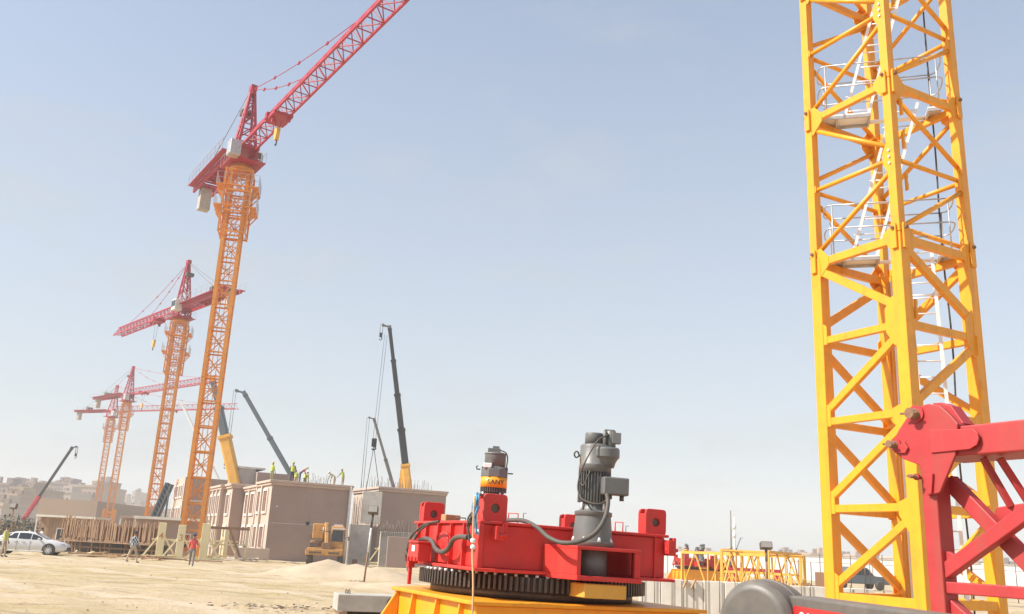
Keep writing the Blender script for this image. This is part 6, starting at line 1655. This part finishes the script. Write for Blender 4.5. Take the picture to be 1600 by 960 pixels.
def pickup():
    g = atY(1338, 921, 76); t = thing('pickup_truck', 'dark pickup truck seen through the foot of the yellow mast', 'pickup', (g.x, g.y, .0), R_(8))
    q = MB(); q.prism([(-2.5, .45), (2.5, .45), (2.55, .85), (2.35, 1.02), (1.2, 1.10), (.6, 1.72), (-.7, 1.75), (-.95, 1.12), (-2.5, 1.12)], -.85, .85, frame3((1, 0, 0), (0, 0, 1), (0, -1, 0))); bd = q.build('body', M['boomg'], t, .06, 2)
    for s in (-1, 1):
        for xs in (((-.62, 1.15), (.0, 1.15), (.0, 1.63), (-.55, 1.63)), ((.07, 1.15), (.98, 1.15), (.55, 1.62), (.07, 1.62))):
            q = MB(); q.prism(xs, 0, .012, frame3((1, 0, 0), (0, 0, 1), (0, s, 0), (0, s * .852, 0))); q.build('side_window', M['glass'], bd)
        for x in (-1.6, 1.6):
            q = MB(); q.lathe([(.2, -.12), (.33, -.12), (.37, -.08), (.37, .08), (.33, .12), (.2, .12)], 20, frame3((1, 0, 0), (0, 0, 1), (0, -1, 0), (x, s * .80, .37))); q.build('wheel', M['black'], t)
    q = MB(); q.prism([(1.22, 1.12), (.64, 1.70), (.60, 1.68), (1.16, 1.10)], -.7, .7, frame3((1, 0, 0), (0, 0, 1), (0, -1, 0))); q.build('windscreen', M['glass'], bd)
pickup()
def crate():
    g = atY(1289, 918, 50); t = thing('steel_crate', 'small dark brown container left of the pickup truck', 'container', (g.x, g.y, 0), .1)
    q = MB(); q.b2((0, 0, 0), (.95, 1.2, 1.35)); bx = q.build('box', M['rust'], t, .03)
    for i in range(4): q = MB(); q.b2((.1 + .22 * i, -.03, .1), (.16 + .22 * i, -.002, 1.25)); q.build('rib', M['rust'], bx)
crate()
debris('heap of boards and rubble between the lattice section and the yellow mast', 1262, 921, 30, (1.5, .5), ['wood2', 'conc', 'dsteel', 'wood'], seed=21, L=(.4, 1.8), z=.35)
debris('scattered timber and bars right behind the grey winch motor', 1235, 922, 16, (.8, .4), ['wood2', 'conc', 'wood'], seed=22, L=(.5, 1.5), z=.3)
r = random.Random(11)
LB = ['cream block', 'white block', 'tan block', 'grey block']
for i in range(14):
    px = 1215 + i * 30 + r.uniform(-8, 8); top = 866 + (px - 1215) * .0485 + r.uniform(-4, 5); k = r.randrange(4)
    nm = ('first', 'second', 'third', 'fourth', 'fifth', 'sixth', 'seventh', 'eighth', 'ninth', 'tenth', 'eleventh', 'twelfth', 'thirteenth', 'fourteenth')[i]
    city_block('low far ' + LB[k] + ' over the white wall, ' + nm + ' from the left', px, top, 330 + r.uniform(0, 120), r.uniform(12, 30), 15, ('city2', 'city4', 'city1', 'city3')[k], 2, 3)
for i, (px, top, w_) in enumerate(((1050, 866, 22), (1090, 868, 30), (700, 850, 60), (1130, 866, 25))):
    city_block(('low far cream row left of the yellow lattice section', 'low far tan row above the distant red platforms', 'low far block just right of the right-hand house', 'low far white row under the antenna poles')[i], px, top, 380, w_, 15, ('city2', 'city1', 'city4', 'city4')[i], 2, 4)

# ------------------------------------------------------------------ hazy air
def haze():
    q = MB(); q.b2((-700, -60, -1.5), (700, 760, 48)); o = q.build('haze', None)
    k = bpy.data.materials.new('hazy_air'); k.use_nodes = True; t = k.node_tree; t.nodes.clear()
    ou = t.nodes.new('ShaderNodeOutputMaterial'); v = t.nodes.new('ShaderNodeVolumePrincipled')
    v.inputs['Color'].default_value = (0.90, 0.93, 0.98, 1); v.inputs['Density'].default_value = HAZE_DENSITY; v.inputs['Anisotropy'].default_value = 0.0
    t.links.new(v.outputs[0], ou.inputs['Volume']); o.data.materials.append(k)
    tag(o, 'pale dusty air over the whole site', 'haze', kind='stuff')
HAZE_DENSITY = 0.0007
haze()
